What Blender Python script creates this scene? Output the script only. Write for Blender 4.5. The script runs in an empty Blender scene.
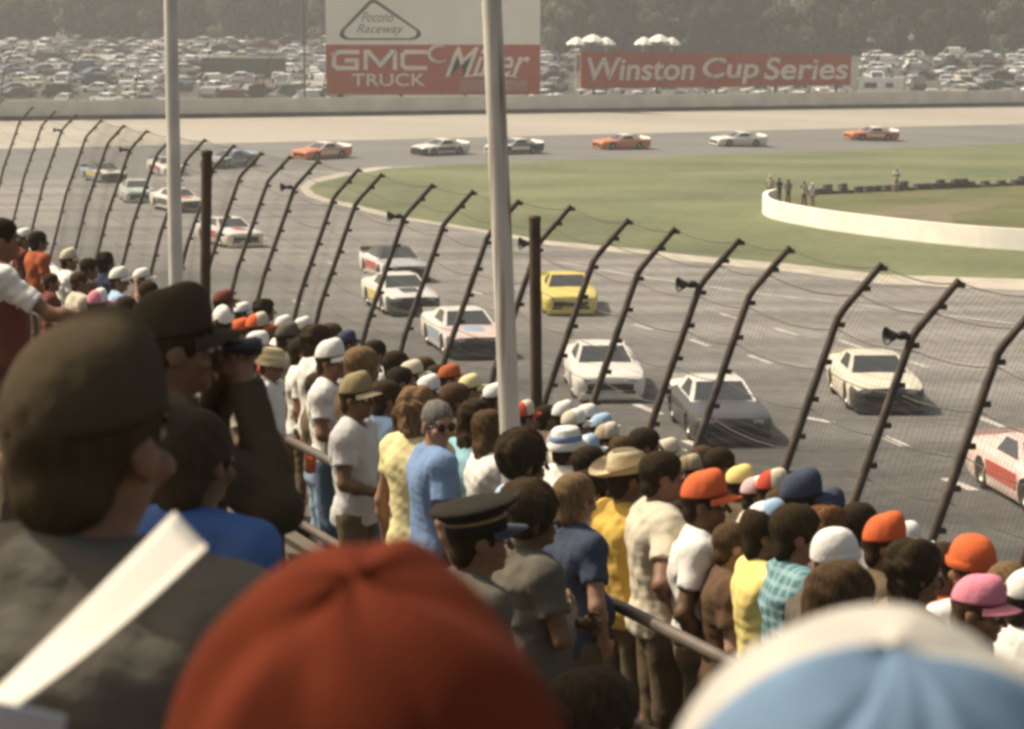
import bpy, bmesh, math, random
import numpy as np
from mathutils import Vector, Matrix
R = math.radians
PI = math.pi
random.seed(7)
rng = np.random.default_rng(7)
SC = bpy.context.scene
COL = SC.collection

# ------------------------------------------------------------------ camera
FPX = 2400.0
CAMZ = 9.3
PITCH = math.atan(316.5 / FPX)
cam_d = bpy.data.cameras.new('camera')
cam = bpy.data.objects.new('camera', cam_d)
COL.objects.link(cam)
cam.location = (0, 0, CAMZ)
cam.rotation_euler = (PI / 2 - PITCH, 0, 0)
cam_d.lens = FPX / 1024 * 36
cam_d.sensor_width = 36
cam_d.clip_start = 0.05
cam_d.clip_end = 4000
cam_d.dof.use_dof = True
cam_d.dof.focus_distance = 34
cam_d.dof.aperture_fstop = 9.5
SC.camera = cam
SC.render.resolution_x, SC.render.resolution_y = 1024, 729
CO = Vector((0, 0, CAMZ))
CF = Vector((0, math.cos(PITCH), -math.sin(PITCH)))
CU = Vector((0, math.sin(PITCH), math.cos(PITCH)))


def ray(px, py):
    return CF + Vector((1, 0, 0)) * ((px - 512) / FPX) + CU * ((364.5 - py) / FPX)


def at(px, py, z=0.0):
    """the point of the level z seen at a place of the photograph"""
    d = ray(px, py)
    return CO + d * ((z - CAMZ) / d.z)


def along(px, py, dist):
    return CO + ray(px, py) * dist


def y_in(x):
    return 198.3 + 0.777 * x


def y_out(x):
    return 243.0 + 0.54 * x


BANK = 2.8


def surf(x, y):
    """height of the ground of the racing surface: the far turn is banked"""
    t = (y - y_in(x)) / max(8.0, (y_out(x) - y_in(x)))
    return BANK * min(1.0, max(0.0, t))


def ground_at(px, py):
    d = ray(px, py)
    t = (-CAMZ) / d.z if d.z < 0 else 400
    for _ in range(30):
        p = CO + d * t
        z = surf(p.x, p.y)
        t = (z - CAMZ) / d.z * .5 + t * .5
    p = CO + d * t
    p.z = surf(p.x, p.y)
    return p


def project(p):
    v = Vector(p) - CO
    dd = v.dot(CF)
    return 512 + FPX * v.x / dd, 364.5 - FPX * v.dot(CU) / dd, dd


# ------------------------------------------------------------------ objects
def obj(name, mesh, parent=None, mats=None, M=None, slots=None):
    o = bpy.data.objects.new(name, mesh)
    COL.objects.link(o)
    if mats is not None:
        if not isinstance(mats, (list, tuple)):
            mats = [mats]
        while len(mesh.materials) < len(mats):
            mesh.materials.append(None)
        for i, m in enumerate(mats):
            o.material_slots[i].link = 'OBJECT'
            o.material_slots[i].material = m
    if parent is not None:
        o.parent = parent
    if M is not None:
        o.matrix_local = M
    return o


def tag(o, label=None, cat=None, group=None, kind=None):
    if label:
        o['label'] = label
    if cat:
        o['category'] = cat
    if group:
        o['group'] = group
    if kind:
        o['kind'] = kind
    return o


def empty(name, loc, rz=0.0, label=None, cat=None, group=None):
    o = bpy.data.objects.new(name, None)
    COL.objects.link(o)
    o.location = loc
    o.rotation_euler = (0, 0, rz)
    o.empty_display_size = .2
    tag(o, label, cat, group)
    return o


def np_mesh(name, V, F, smooth=True):
    me = bpy.data.meshes.new(name)
    V = np.asarray(V, dtype=np.float32)
    F = np.asarray(F, dtype=np.int32)
    k = F.shape[1]
    me.vertices.add(len(V))
    me.vertices.foreach_set('co', V.ravel())
    me.loops.add(F.size)
    me.loops.foreach_set('vertex_index', F.ravel())
    me.polygons.add(len(F))
    me.polygons.foreach_set('loop_start', np.arange(0, F.size, k, dtype=np.int32))
    me.update(calc_edges=True)
    me.polygons.foreach_set('use_smooth', np.full(len(F), smooth))
    me.validate()
    me.update()
    return me


class MB:
    """collects shapes into one mesh"""

    def __init__(s):
        s.v, s.f, s.m, s.sm = [], [], [], []

    def add(s, vs, fs, mi=0, smooth=False):
        b = len(s.v)
        s.v += [tuple(v) for v in vs]
        s.f += [tuple(i + b for i in f) for f in fs]
        s.m += [mi] * len(fs)
        s.sm += [smooth] * len(fs)

    def box(s, c, d, mi=0, M=None):
        x, y, z = d[0] / 2, d[1] / 2, d[2] / 2
        vs = [Vector((sx * x, sy * y, sz * z)) for sx in (-1, 1) for sy in (-1, 1) for sz in (-1, 1)]
        if M is not None:
            vs = [M @ v for v in vs]
        vs = [v + Vector(c) for v in vs]
        s.add(vs, [(0, 1, 3, 2), (4, 6, 7, 5), (0, 4, 5, 1), (2, 3, 7, 6), (0, 2, 6, 4), (1, 5, 7, 3)], mi)

    def tube(s, pts, r, n=8, mi=0, cap=True, smooth=True):
        pts = [Vector(p) for p in pts]
        rs = r if isinstance(r, (list, tuple)) else [r] * len(pts)
        rings = []
        prev = None
        for i, p in enumerate(pts):
            a = pts[max(0, i - 1)]
            b = pts[min(len(pts) - 1, i + 1)]
            d = (b - a).normalized()
            ref = Vector((0, 0, 1)) if abs(d.z) < .9 else Vector((1, 0, 0))
            if prev is None:
                e1 = d.cross(ref).normalized()
            else:
                e1 = (prev - d * prev.dot(d)).normalized()
            prev = e1
            e2 = d.cross(e1).normalized()
            rings.append([p + (e1 * math.cos(2 * PI * k / n) + e2 * math.sin(2 * PI * k / n)) * rs[i] for k in range(n)])
        vs = [v for rg in rings for v in rg]
        fs = []
        for i in range(len(pts) - 1):
            for k in range(n):
                a, b = i * n + k, i * n + (k + 1) % n
                fs.append((a, a + n, b + n, b))
        s.add(vs, fs, mi, smooth)
        if cap:
            s.add(rings[0], [tuple(range(n))], mi)
            s.add(rings[-1], [tuple(reversed(range(n)))], mi)

    def lathe(s, prof, n=16, mi=0, M=None, smooth=True):
        vs, fs = [], []
        for (r, z) in prof:
            for k in range(n):
                a = 2 * PI * k / n
                vs.append(Vector((r * math.cos(a), r * math.sin(a), z)))
        for i in range(len(prof) - 1):
            for k in range(n):
                a, b = i * n + k, i * n + (k + 1) % n
                fs.append((a, b, b + n, a + n))
        if M is not None:
            vs = [M @ v for v in vs]
        s.add(vs, fs, mi, smooth)

    def mesh(s, name):
        me = bpy.data.meshes.new(name)
        me.from_pydata(s.v, [], s.f)
        me.polygons.foreach_set('material_index', s.m)
        me.polygons.foreach_set('use_smooth', s.sm)
        me.update()
        return me

    def build(s, name, mats, parent=None, M=None):
        if not isinstance(mats, (list, tuple)):
            mats = [mats]
        me = s.mesh(name)
        for m in mats:
            me.materials.append(m)
        return obj(name, me, parent, None, M)


# ------------------------------------------------------------------ materials
MATS = {}


def mat(name, col, rough=.7, var=.12, scale=8.0, bump=0.0, metal=0.0, spec=.3, col2=None, bscale=None, coat=0.0, tr=0.0):
    if name in MATS:
        return MATS[name]
    m = bpy.data.materials.new(name)
    m.use_nodes = True
    nt = m.node_tree
    b = nt.nodes['Principled BSDF']
    b.inputs['Roughness'].default_value = rough
    b.inputs['Metallic'].default_value = metal
    b.inputs['Specular IOR Level'].default_value = spec
    b.inputs['Coat Weight'].default_value = coat
    tc = nt.nodes.new('ShaderNodeTexCoord')
    no = nt.nodes.new('ShaderNodeTexNoise')
    no.inputs['Scale'].default_value = scale
    no.inputs['Detail'].default_value = 5
    nt.links.new(tc.outputs['Object'], no.inputs['Vector'])
    ramp = nt.nodes.new('ShaderNodeValToRGB')
    c = Vector(col)
    c2 = Vector(col2) if col2 else c
    lo = [max(0, v * (1 - var)) for v in c]
    hi = [min(1, v * (1 + var)) for v in c2]
    ramp.color_ramp.elements[0].position = .3
    ramp.color_ramp.elements[1].position = .7
    ramp.color_ramp.elements[0].color = (*lo, 1)
    ramp.color_ramp.elements[1].color = (*hi, 1)
    nt.links.new(no.outputs['Fac'], ramp.inputs['Fac'])
    nt.links.new(ramp.outputs['Color'], b.inputs['Base Color'])
    if bump:
        n2 = nt.nodes.new('ShaderNodeTexNoise')
        n2.inputs['Scale'].default_value = bscale or scale * 3
        n2.inputs['Detail'].default_value = 6
        nt.links.new(tc.outputs['Object'], n2.inputs['Vector'])
        bp = nt.nodes.new('ShaderNodeBump')
        bp.inputs['Strength'].default_value = bump
        bp.inputs['Distance'].default_value = .02
        nt.links.new(n2.outputs['Fac'], bp.inputs['Height'])
        nt.links.new(bp.outputs['Normal'], b.inputs['Normal'])
    MATS[name] = m
    return m


def cloth(name, col, **k):
    return mat('cloth ' + name, col, rough=.95, var=.05, scale=5, bump=.75, bscale=10, spec=.1, **k)


def plaid(name, c1, c2):
    if name in MATS:
        return MATS[name]
    m = cloth(name, c1)
    nt = m.node_tree
    b = nt.nodes['Principled BSDF']
    src = b.inputs['Base Color'].links[0].from_socket
    tc = nt.nodes.new('ShaderNodeTexCoord')
    last = src
    for ax in ('X', 'Z'):
        w = nt.nodes.new('ShaderNodeTexWave')
        w.bands_direction = ax
        w.inputs['Scale'].default_value = 6
        w.inputs['Distortion'].default_value = 1.0
        nt.links.new(tc.outputs['Object'], w.inputs['Vector'])
        r = nt.nodes.new('ShaderNodeValToRGB')
        r.color_ramp.elements[0].position = .62
        r.color_ramp.elements[1].position = .72
        r.color_ramp.elements[1].color = (.6, .6, .6, 1)
        nt.links.new(w.outputs['Fac'], r.inputs['Fac'])
        mx = nt.nodes.new('ShaderNodeMixRGB')
        mx.inputs['Color2'].default_value = (*c2, 1)
        nt.links.new(r.outputs['Color'], mx.inputs['Fac'])
        nt.links.new(last, mx.inputs['Color1'])
        last = mx.outputs['Color']
    nt.links.new(last, b.inputs['Base Color'])
    MATS[name] = m
    return m


# ------------------------------------------------------------------ world, sun
SUN_AZ = R(70)      # to the left of the view direction
SUN_EL = R(52)
w = bpy.data.worlds.new('World')
SC.world = w
w.use_nodes = True
nt = w.node_tree
bg = nt.nodes['Background']
sky = nt.nodes.new('ShaderNodeTexSky')
sky.sky_type = 'NISHITA'
sky.sun_disc = False
sky.sun_elevation = SUN_EL
sky.sun_rotation = -SUN_AZ
sky.dust_density = 6
sky.air_density = 1.0
sky.ozone_density = .4
mx = nt.nodes.new('ShaderNodeMixRGB')
mx.blend_type = 'MULTIPLY'
mx.inputs['Fac'].default_value = 1
mx.inputs['Color2'].default_value = (1.0, .935, .81, 1)
nt.links.new(sky.outputs['Color'], mx.inputs['Color1'])
nt.links.new(mx.outputs['Color'], bg.inputs['Color'])
bg.inputs['Strength'].default_value = .13
sd = bpy.data.lights.new('sun', 'SUN')
so = bpy.data.objects.new('sun', sd)
COL.objects.link(so)
sd.energy = 4.5
sd.angle = R(.6)
sd.color = (1.0, .94, .82)
sdir = Vector((-math.sin(SUN_AZ) * math.cos(SUN_EL), math.cos(SUN_AZ) * math.cos(SUN_EL), math.sin(SUN_EL)))
so.rotation_euler = sdir.to_track_quat('Z', 'Y').to_euler()
so.location = sdir * 300
SC.view_settings.view_transform = 'Standard'
SC.view_settings.look = 'None'
SC.view_settings.exposure = .2
SC.view_settings.gamma = 1
SC.cycles.filter_width = 3.3
SC.cycles.use_denoising = True
SC.cycles.max_bounces = 6
SC.cycles.diffuse_bounces = 3
SC.cycles.volume_bounces = 0
SC.cycles.volume_step_rate = 4
SC.cycles.caustics_reflective = False
SC.cycles.caustics_refractive = False


# ------------------------------------------------------------------ ground
def sheet_mat(name, c1, c2, s1, s2, rough=.95, stretch=(1, 1, 1), bump=.2):
    m = bpy.data.materials.new(name)
    m.use_nodes = True
    nt = m.node_tree
    b = nt.nodes['Principled BSDF']
    b.inputs['Roughness'].default_value = rough
    b.inputs['Specular IOR Level'].default_value = .2
    tc = nt.nodes.new('ShaderNodeTexCoord')
    mp = nt.nodes.new('ShaderNodeMapping')
    mp.inputs['Scale'].default_value = stretch
    mp.inputs['Rotation'].default_value = (0, 0, R(24))
    nt.links.new(tc.outputs['Object'], mp.inputs['Vector'])
    n1 = nt.nodes.new('ShaderNodeTexNoise')
    n1.inputs['Scale'].default_value = s1
    n1.inputs['Detail'].default_value = 6
    n2 = nt.nodes.new('ShaderNodeTexNoise')
    n2.inputs['Scale'].default_value = s2
    n2.inputs['Detail'].default_value = 8
    nt.links.new(mp.outputs['Vector'], n1.inputs['Vector'])
    nt.links.new(tc.outputs['Object'], n2.inputs['Vector'])
    ad = nt.nodes.new('ShaderNodeMath')
    ad.operation = 'MULTIPLY_ADD'
    ad.inputs[1].default_value = .6
    nt.links.new(n1.outputs['Fac'], ad.inputs[0])
    mu = nt.nodes.new('ShaderNodeMath')
    mu.operation = 'MULTIPLY'
    mu.inputs[1].default_value = .4
    nt.links.new(n2.outputs['Fac'], mu.inputs[0])
    nt.links.new(mu.outputs[0], ad.inputs[2])
    r = nt.nodes.new('ShaderNodeValToRGB')
    r.color_ramp.elements[0].position = .36
    r.color_ramp.elements[1].position = .64
    r.color_ramp.elements[0].color = (*c1, 1)
    r.color_ramp.elements[1].color = (*c2, 1)
    nt.links.new(ad.outputs[0], r.inputs['Fac'])
    nt.links.new(r.outputs['Color'], b.inputs['Base Color'])
    bp = nt.nodes.new('ShaderNodeBump')
    bp.inputs['Strength'].default_value = bump
    bp.inputs['Distance'].default_value = .03
    nt.links.new(n2.outputs['Fac'], bp.inputs['Height'])
    nt.links.new(bp.outputs['Normal'], b.inputs['Normal'])
    return m


M_asph = sheet_mat('worn asphalt', (.135, .124, .109), (.275, .255, .224), .35, 2.5, stretch=(.12, 1, 1))
M_asph2 = sheet_mat('turn asphalt', (.14, .135, .122), (.195, .187, .168), .3, 2.5, stretch=(.2, 1, 1))
M_tan = sheet_mat('dusty outer lane', (.32, .285, .225), (.39, .35, .285), .12, 1.5, stretch=(.2, 1, 1))
M_grass = sheet_mat('mown grass', (.090, .105, .048), (.180, .185, .090), .09, 1.4, bump=.6)
M_rough = sheet_mat('rough grass', (.075, .085, .030), (.15, .14, .062), .2, 2.2, bump=.6)
M_dirt = sheet_mat('bare dirt', (.125, .112, .062), (.19, .158, .095), .4, 2.2)
M_lot = sheet_mat('trodden lot', (.06, .06, .045), (.10, .095, .07), .1, 1.2)
M_line = mat('road paint', (.45, .415, .36), rough=.8, var=.25, scale=1.5)
M_kerb = mat('pale concrete edging', (.42, .37, .29), rough=.9, var=.18, scale=.8)
M_conc = mat('wall concrete', (.62, .58, .50), rough=.9, var=.14, scale=.5, bump=.2)
M_white_conc = mat('white painted concrete', (.82, .77, .67), rough=.8, var=.07, scale=.7, bump=.1)


nt = M_asph.node_tree
b_ = nt.nodes['Principled BSDF']
src = b_.inputs['Base Color'].links[0].from_socket
tc_ = nt.nodes.new('ShaderNodeTexCoord')
vm = nt.nodes.new('ShaderNodeVectorMath')
vm.operation = 'DOT_PRODUCT'
vm.inputs[1].default_value = (.85, .53, 0)
nt.links.new(tc_.outputs['Object'], vm.inputs[0])
nz = nt.nodes.new('ShaderNodeTexNoise')
nz.inputs['Scale'].default_value = .25
nt.links.new(tc_.outputs['Object'], nz.inputs['Vector'])
ma = nt.nodes.new('ShaderNodeMath')
ma.operation = 'MULTIPLY_ADD'
ma.inputs[1].default_value = 4
nt.links.new(nz.outputs['Fac'], ma.inputs[0])
nt.links.new(vm.outputs['Value'], ma.inputs[2])
rp = nt.nodes.new('ShaderNodeMapRange')
rp.inputs['From Min'].default_value = 33
rp.inputs['From Max'].default_value = 51
rp.inputs['To Min'].default_value = .36
rp.inputs['To Max'].default_value = 1.0
nt.links.new(ma.outputs[0], rp.inputs['Value'])
ml = nt.nodes.new('ShaderNodeVectorMath')
ml.operation = 'SCALE'
nt.links.new(src, ml.inputs[0])
nt.links.new(rp.outputs['Result'], ml.inputs['Scale'])
nt.links.new(ml.outputs['Vector'], b_.inputs['Base Color'])


def poly(name, pts, m, kind='structure'):
    me = bpy.data.meshes.new(name)
    bm = bmesh.new()
    vs = [bm.verts.new(p) for p in pts]
    f = bm.faces.new(vs)
    bm.normal_update()
    if f.normal.z < 0:
        f.normal_flip()
    bmesh.ops.triangulate(bm, faces=[f])
    bm.to_mesh(me)
    bm.free()
    me.materials.append(m)
    o = obj(name, me)
    tag(o, kind=kind)
    return o


def strip(name, A, B, m, kind='structure'):
    mb = MB()
    n = len(A)
    mb.add(list(A) + list(B), [(i, i + 1, n + i + 1, n + i) for i in range(n - 1)])
    o = mb.build(name, m)
    tag(o, kind=kind)
    bm = bmesh.new()
    bm.from_mesh(o.data)
    bmesh.ops.recalc_face_normals(bm, faces=bm.faces)
    if sum(f.normal.z for f in bm.faces) < 0:
        bmesh.ops.reverse_faces(bm, faces=bm.faces)
    bm.to_mesh(o.data)
    bm.free()
    return o


def lot_z(x, y):
    y0 = y_out(x) + 1.5
    if y < y0:
        return -.02
    t = y - y0
    return max(-.02, min(11.0, 1.2 + max(0, (y - 345)) * .076))


# terrain: one grid sheet, level under the track and rising behind the outer wall
xs = np.concatenate([np.linspace(-880, -160, 12), np.linspace(-150, 150, 66), np.linspace(165, 880, 12)])
ys = np.concatenate([np.linspace(-290, 130, 20), np.linspace(134, 640, 150), np.linspace(660, 1060, 10)])
V = [(x, y, lot_z(x, y)) for y in ys for x in xs]
nx = len(xs)
F = [(j * nx + i, j * nx + i + 1, (j + 1) * nx + i + 1, (j + 1) * nx + i) for j in range(len(ys) - 1) for i in range(nx - 1)]
me = np_mesh('ground', V, F)
me.materials.append(M_lot)
tag(obj('ground', me), kind='structure')

poly('race_track', [(-110, -40, .004), (120, -40, .004), (120, y_in(120), .004), (-110, y_in(-110) + 30, .004)], M_asph)
# banked turn: asphalt lane below, dusty lane above
X = np.linspace(-110, 110, 45)


def bank_row(t, lift=.0):
    return [(x, y_in(x) + t * (y_out(x) - y_in(x)), surf(x, y_in(x) + t * (y_out(x) - y_in(x))) + lift) for x in X]


strip('banked_turn', bank_row(-.02, .010), bank_row(.47, .012), M_asph2)
strip('dusty_outer_lane', bank_row(.47, .012), bank_row(1.0, .012), M_tan)

g_top = [(310, 188), (316, 183), (346, 176), (380, 169.5), (440, 165), (560, 159), (700, 152.5), (850, 146), (1020, 139.5), (1250, 131)]
g_bot = [(1250, 300), (1024, 279), (883, 274.5), (791, 264), (674, 253.5), (640, 249), (547, 240.5), (492, 231), (448, 223.5), (420, 219.5),
         (400, 216), (377, 210), (350, 203), (328, 198.5), (315, 194)]
poly('infield_grass', [at(x, y, .012) for x, y in g_top + g_bot], M_grass)
kb = [(1250, 300), (1024, 279), (883, 274.5), (791, 264), (674, 253.5), (640, 249), (547, 240.5), (492, 231), (448, 223.5), (420, 219.5)]
strip('edge_line', [at(x, y, .016) for x, y in kb], [at(x, y + 2.5 + max(0, (x - 420)) * .015, .016) for x, y in kb], M_kerb)
kb2 = [(420, 219.5), (400, 216), (377, 210), (350, 203), (328, 198.5), (315, 194), (309, 188), (316, 183), (346, 176), (380, 169.5), (392, 167.5)]
off = [(0, 2.5), (-2, 3), (-4, 3.5), (-4, 3.5), (-6, 3), (-9, 2), (-10, -1), (-6, -3.5), (-3, -4), (-1, -3), (0, -1.5)]
strip('pale_kerb', [at(x, y, .016) for x, y in kb2], [at(x + a, y + b, .016) for (x, y), (a, b) in zip(kb2, off)], M_kerb)


def line3(pts, wpx, name):
    A = [at(x, y, .014) for x, y in pts]
    B = []
    for i, a in enumerate(A):
        d = (A[min(i + 1, len(A) - 1)] - A[max(0, i - 1)]).normalized()
        B.append(a + Vector((d.y, -d.x, 0)) * wpx)
    strip(name, A, B, M_line)


line3([(560, 262), (640, 276), (759, 293), (900, 309), (1015, 323), (1200, 346)], .22, 'white_line')
mb = MB()


def dash(p, q, wd=.16):
    a, b = at(*p, .014), at(*q, .014)
    d = (b - a).normalized()
    n = Vector((d.y, -d.x, 0)) * wd
    mb.add([a, b, b + n, a + n], [(0, 3, 2, 1)])


for (x0, y0, x1, y1, wid) in [(637, 324, 655, 330, .2), (693, 339, 712, 346, .2), (722, 313, 742, 319, .18), (777, 328, 800, 335, .18),
                              (842, 340, 868, 349, .18), (752, 355, 774, 363, .2), (810, 417, 836, 422, .25), (888, 436, 911, 446, .25),
                              (983, 417, 1008, 427, .22), (600, 310, 615, 315, .18), (552, 297, 566, 301, .17), (905, 359, 930, 367, .18),
                              (470, 290, 484, 294, .17), (640, 404, 665, 414, .25), (330, 262, 340, 265, .2), (262, 237, 270, 239, .2),
                              (440, 335, 452, 340, .2), (296, 300, 305, 304, .2), (950, 478, 980, 490, .25), (690, 440, 712, 450, .25)]:
    dash((x0, y0), (x1, y1), wid)
tag(mb.build('lane_dashes', M_line), kind='structure')

# infield behind the white wall: rough grass and bare ground
poly('rough_grass', [at(x, y, .020) for x, y in [(768, 203), (800, 194.5), (850, 190), (930, 186), (1024, 181), (1300, 168), (1300, 290), (1024, 242), (905, 231), (850, 225), (795, 215)]], M_rough)
poly('bare_dirt', [at(x, y, .026) for x, y in [(862, 213), (905, 206), (950, 203), (1000, 204), (985, 210), (950, 214), (955, 224), (935, 231), (900, 226), (868, 221)]], M_dirt)

# ------------------------------------------------------------------ walls


def wall_mesh(pts, th, h0, h1, name, m, z=None):
    """wall along ground points with real thickness; h0 bottom below ground, h1 height"""
    pts = [Vector(p) for p in pts]
    mb = MB()
    prof = []
    for i, p in enumerate(pts):
        d = (pts[min(i + 1, len(pts) - 1)] - pts[max(0, i - 1)])
        d.z = 0
        d.normalize()
        n = Vector((d.y, -d.x, 0))
        a, b = p - n * th / 2, p + n * th / 2
        up = Vector((0, 0, 1))
        prof += [a - up * h0, a + up * h1, b + up * h1, b - up * h0]
    n = len(pts)
    fs = []
    for i in range(n - 1):
        for k in range(3):
            fs.append((i * 4 + k, i * 4 + k + 1, i * 4 + 5 + k, i * 4 + 4 + k))
    fs += [(0, 3, 2, 1), ((n - 1) * 4, (n - 1) * 4 + 1, (n - 1) * 4 + 2, (n - 1) * 4 + 3)]
    mb.add(prof, fs)
    me = mb.mesh(name)
    bm = bmesh.new()
    bm.from_mesh(me)
    bmesh.ops.recalc_face_normals(bm, faces=bm.faces)
    bm.to_mesh(me)
    bm.free()
    me.materials.append(m)
    return obj(name, me)


outer = [(x, y_out(x) + .2, BANK) for x in np.linspace(-112, 110, 45)]
cw = wall_mesh(outer, .5, 1.6, 1.75, 'concrete_wall', M_conc)
tag(cw, 'long pale concrete wall round the outside of the far turn', 'wall')
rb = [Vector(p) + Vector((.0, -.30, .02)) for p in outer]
wall_mesh(rb, .06, .1, .34, 'shade_strip', mat('painted wall shade', (.12, .105, .085), rough=.9, var=.4, scale=.4)).parent = cw  # dark strip: the shadow line along the wall's foot, put into its colour
pw = [(775, 206), (768, 208), (765, 211), (766, 214.5), (772, 218), (782, 220.8), (795, 223.5), (820, 228.2), (851, 233), (906, 240), (962, 246), (1021, 250.5), (1150, 258), (1300, 264)]


def smooth(pts, n=5):
    pts = [Vector(p) for p in pts]
    out = []
    for i in range(len(pts) - 1):
        a, b, c, d = pts[max(0, i - 1)], pts[i], pts[i + 1], pts[min(len(pts) - 1, i + 2)]
        for k in range(n):
            t = k / n
            out.append(.5 * (2 * b + (c - a) * t + (2 * a - 5 * b + 4 * c - d) * t * t + (3 * b - a - 3 * c + d) * t ** 3))
    return out + [pts[-1]]


tag(wall_mesh(smooth([at(x, y, 0) for x, y in pw]), .3, .1, 1.0, 'pit_wall', M_white_conc), 'low curved white concrete wall standing on the infield grass', 'wall')

# low dark barrier on the infield
mb = MB()
fb = [(812, 195), (850, 193), (895, 191), (940, 189), (985, 187), (1030, 185), (1120, 181)]
M_dark = mat('weathered dark rubber', (.13, .125, .095), rough=.9, var=.3, scale=3)
fr = empty('tyre_barrier', at(900, 192, 0), 0, 'long row of stacked dark tyres across the infield behind the white wall', 'tyre barrier')
P = [at(x, y, 0) for x, y in fb]
L = []
for i in range(len(P) - 1):
    n = max(1, int((P[i + 1] - P[i]).length / .66))
    L += [P[i].lerp(P[i + 1], k / n) for k in range(n)]
tyre = [(.18, -.11), (.30, -.11), (.33, -.06), (.33, .06), (.30, .11), (.18, .11), (.17, 0), (.18, -.11)]
for p in L:
    for k in range(random.choice((2, 2, 2, 3, 1))):
        mb.lathe(tyre, 10, M=Matrix.Translation(p - fr.location + Vector((random.uniform(-.05, .05), random.uniform(-.05, .05), .11 + .22 * k))))
o = mb.build('tyre_stack', M_dark, fr)
o['kind'] = 'stuff'

# ------------------------------------------------------------------ near catch fence
M_post = mat('rusty fence steel', (.055, .042, .030), rough=.75, var=.35, scale=5, col2=(.085, .06, .04))
M_wire = mat('fence wire', (.12, .105, .085), rough=.6, var=.1, scale=5, metal=.3)
KZ = 5.9
kinks = [(-66, 93), (-34, 102), (-8, 111.5), (20, 121), (42, 125.5), (62, 130), (86, 137), (108, 143), (130, 149.5), (157, 154.5), (186, 160.5), (214, 167.5),
         (240, 176.5), (268, 181), (295, 187), (334, 197), (356, 203), (405, 216), (444, 224), (488, 236), (539, 243), (594, 259.5), (639, 270.5), (701, 284),
         (750, 294), (839, 315), (913, 335), (999, 351), (1090, 376), (1200, 402)]
KP = [at(x, y, KZ) for x, y in kinks]
fence = empty('catch_fence', (KP[15].x, KP[15].y, 0), 0, 'tall leaning catch fence with bent steel posts between crowd and track', 'fence')
fo = Vector(fence.location)


def perp(i):
    a, b = KP[max(0, i - 3)], KP[min(len(KP) - 1, i + 3)]
    d = (b - a)
    d.z = 0
    d.normalize()
    n = Vector((d.y, -d.x, 0))
    return n if n.x > 0 else -n


def prof(i):
    k, n = KP[i], perp(i)
    b = k - n * 1.55
    b.z = 1.0
    q = k - n * .82
    q.z = KZ - 2.2
    q2 = k - n * .02
    q2.z = KZ - .04
    t2 = k + n * .06
    t2.z = KZ + .07
    t = k + n * .60
    t.z = KZ + .64
    return [b, q, q2, t2, t]


PR = [prof(i) for i in range(len(KP))]
for i, pr in enumerate(PR):
    mb = MB()
    pts = [p - fo for p in pr]
    mb.tube(pts, [.062, .058, .052, .050, .046], 8)
    for s, t in [(0, .3), (0, .75), (1, .08), (1, .3), (1, .52), (1, .74), (1, .96), (3, .45), (3, .9)]:
        c = pts[s].lerp(pts[s + 1], t) + perp(i) * .08
        mb.box(c, (.10, .10, .06))
    mb.box(pts[0] + Vector((0, 0, .02)), (.26, .26, .04))
    mb.build('post', M_post, fence)


def fence_pt(i, s):
    """s 0..1 over the height of the fence panel, a little in front of the posts"""
    pr = PR[i]
    seg = [(pr[j + 1] - pr[j]).length for j in range(4)]
    tot = sum(seg)
    d = s * tot
    for j in range(4):
        if d <= seg[j] or j == 3:
            return pr[j].lerp(pr[j + 1], min(1, d / seg[j])) + perp(i) * .08
        d -= seg[j]


for s in (.06, .2, .34, .46, .55, .64, .73, .82, .91, .99):
    mb = MB()
    for i in range(len(KP) - 1):
        a, b = fence_pt(i, s), fence_pt(i + 1, s)
        pts = []
        for k in range(5):
            t = k / 4
            p = a.lerp(b, t)
            p.z -= .10 * 4 * t * (1 - t) * min(1, (b - a).length / 3)
            pts.append(p - fo)
        mb.tube(pts, .008, 4, cap=False)
    mb.build('cable', M_wire, fence)
mb = MB()
S_ = [k / 10 for k in range(11)]
for i in range(6, len(KP) - 1):
    ln = (KP[i + 1] - KP[i]).length
    n = int(ln / .10)
    for k in range(n):
        t = (k + .5) / n
        sag = .10 * 4 * t * (1 - t)
        pts = []
        for s in S_:
            p = fence_pt(i, s).lerp(fence_pt(i + 1, s), t)
            p.z -= sag * (.3 + .7 * s)
            p += perp(i) * (.03 * math.sin(7 * s + i + 9 * t))
            pts.append(p - fo)
        # ribbon-free thin wire of three sides
        mb.tube(pts,   .0021, 3, cap=False)
    for s in [j / 54 for j in range(1, 54)]:
        pts = []
        for k in range(5):
            t = k / 4
            p = fence_pt(i, s).lerp(fence_pt(i + 1, s), t)
            p.z -= .10 * 4 * t * (1 - t) * (.3 + .7 * s)
            pts.append(p - fo)
        mb.tube(pts,   .0021, 3, cap=False)
mb.build('wire_mesh', M_wire, fence)
base = [Vector((pr[0].x, pr[0].y, 0)) for pr in PR]
base = [base[0] + (base[0] - base[1]) * 6] + base + [base[-1] + (base[-1] - base[-2]) * 5]
tag(wall_mesh(base, .45, .1, 1.0, 'trackside_wall', M_conc), 'low concrete wall under the near catch fence', 'wall')
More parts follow.
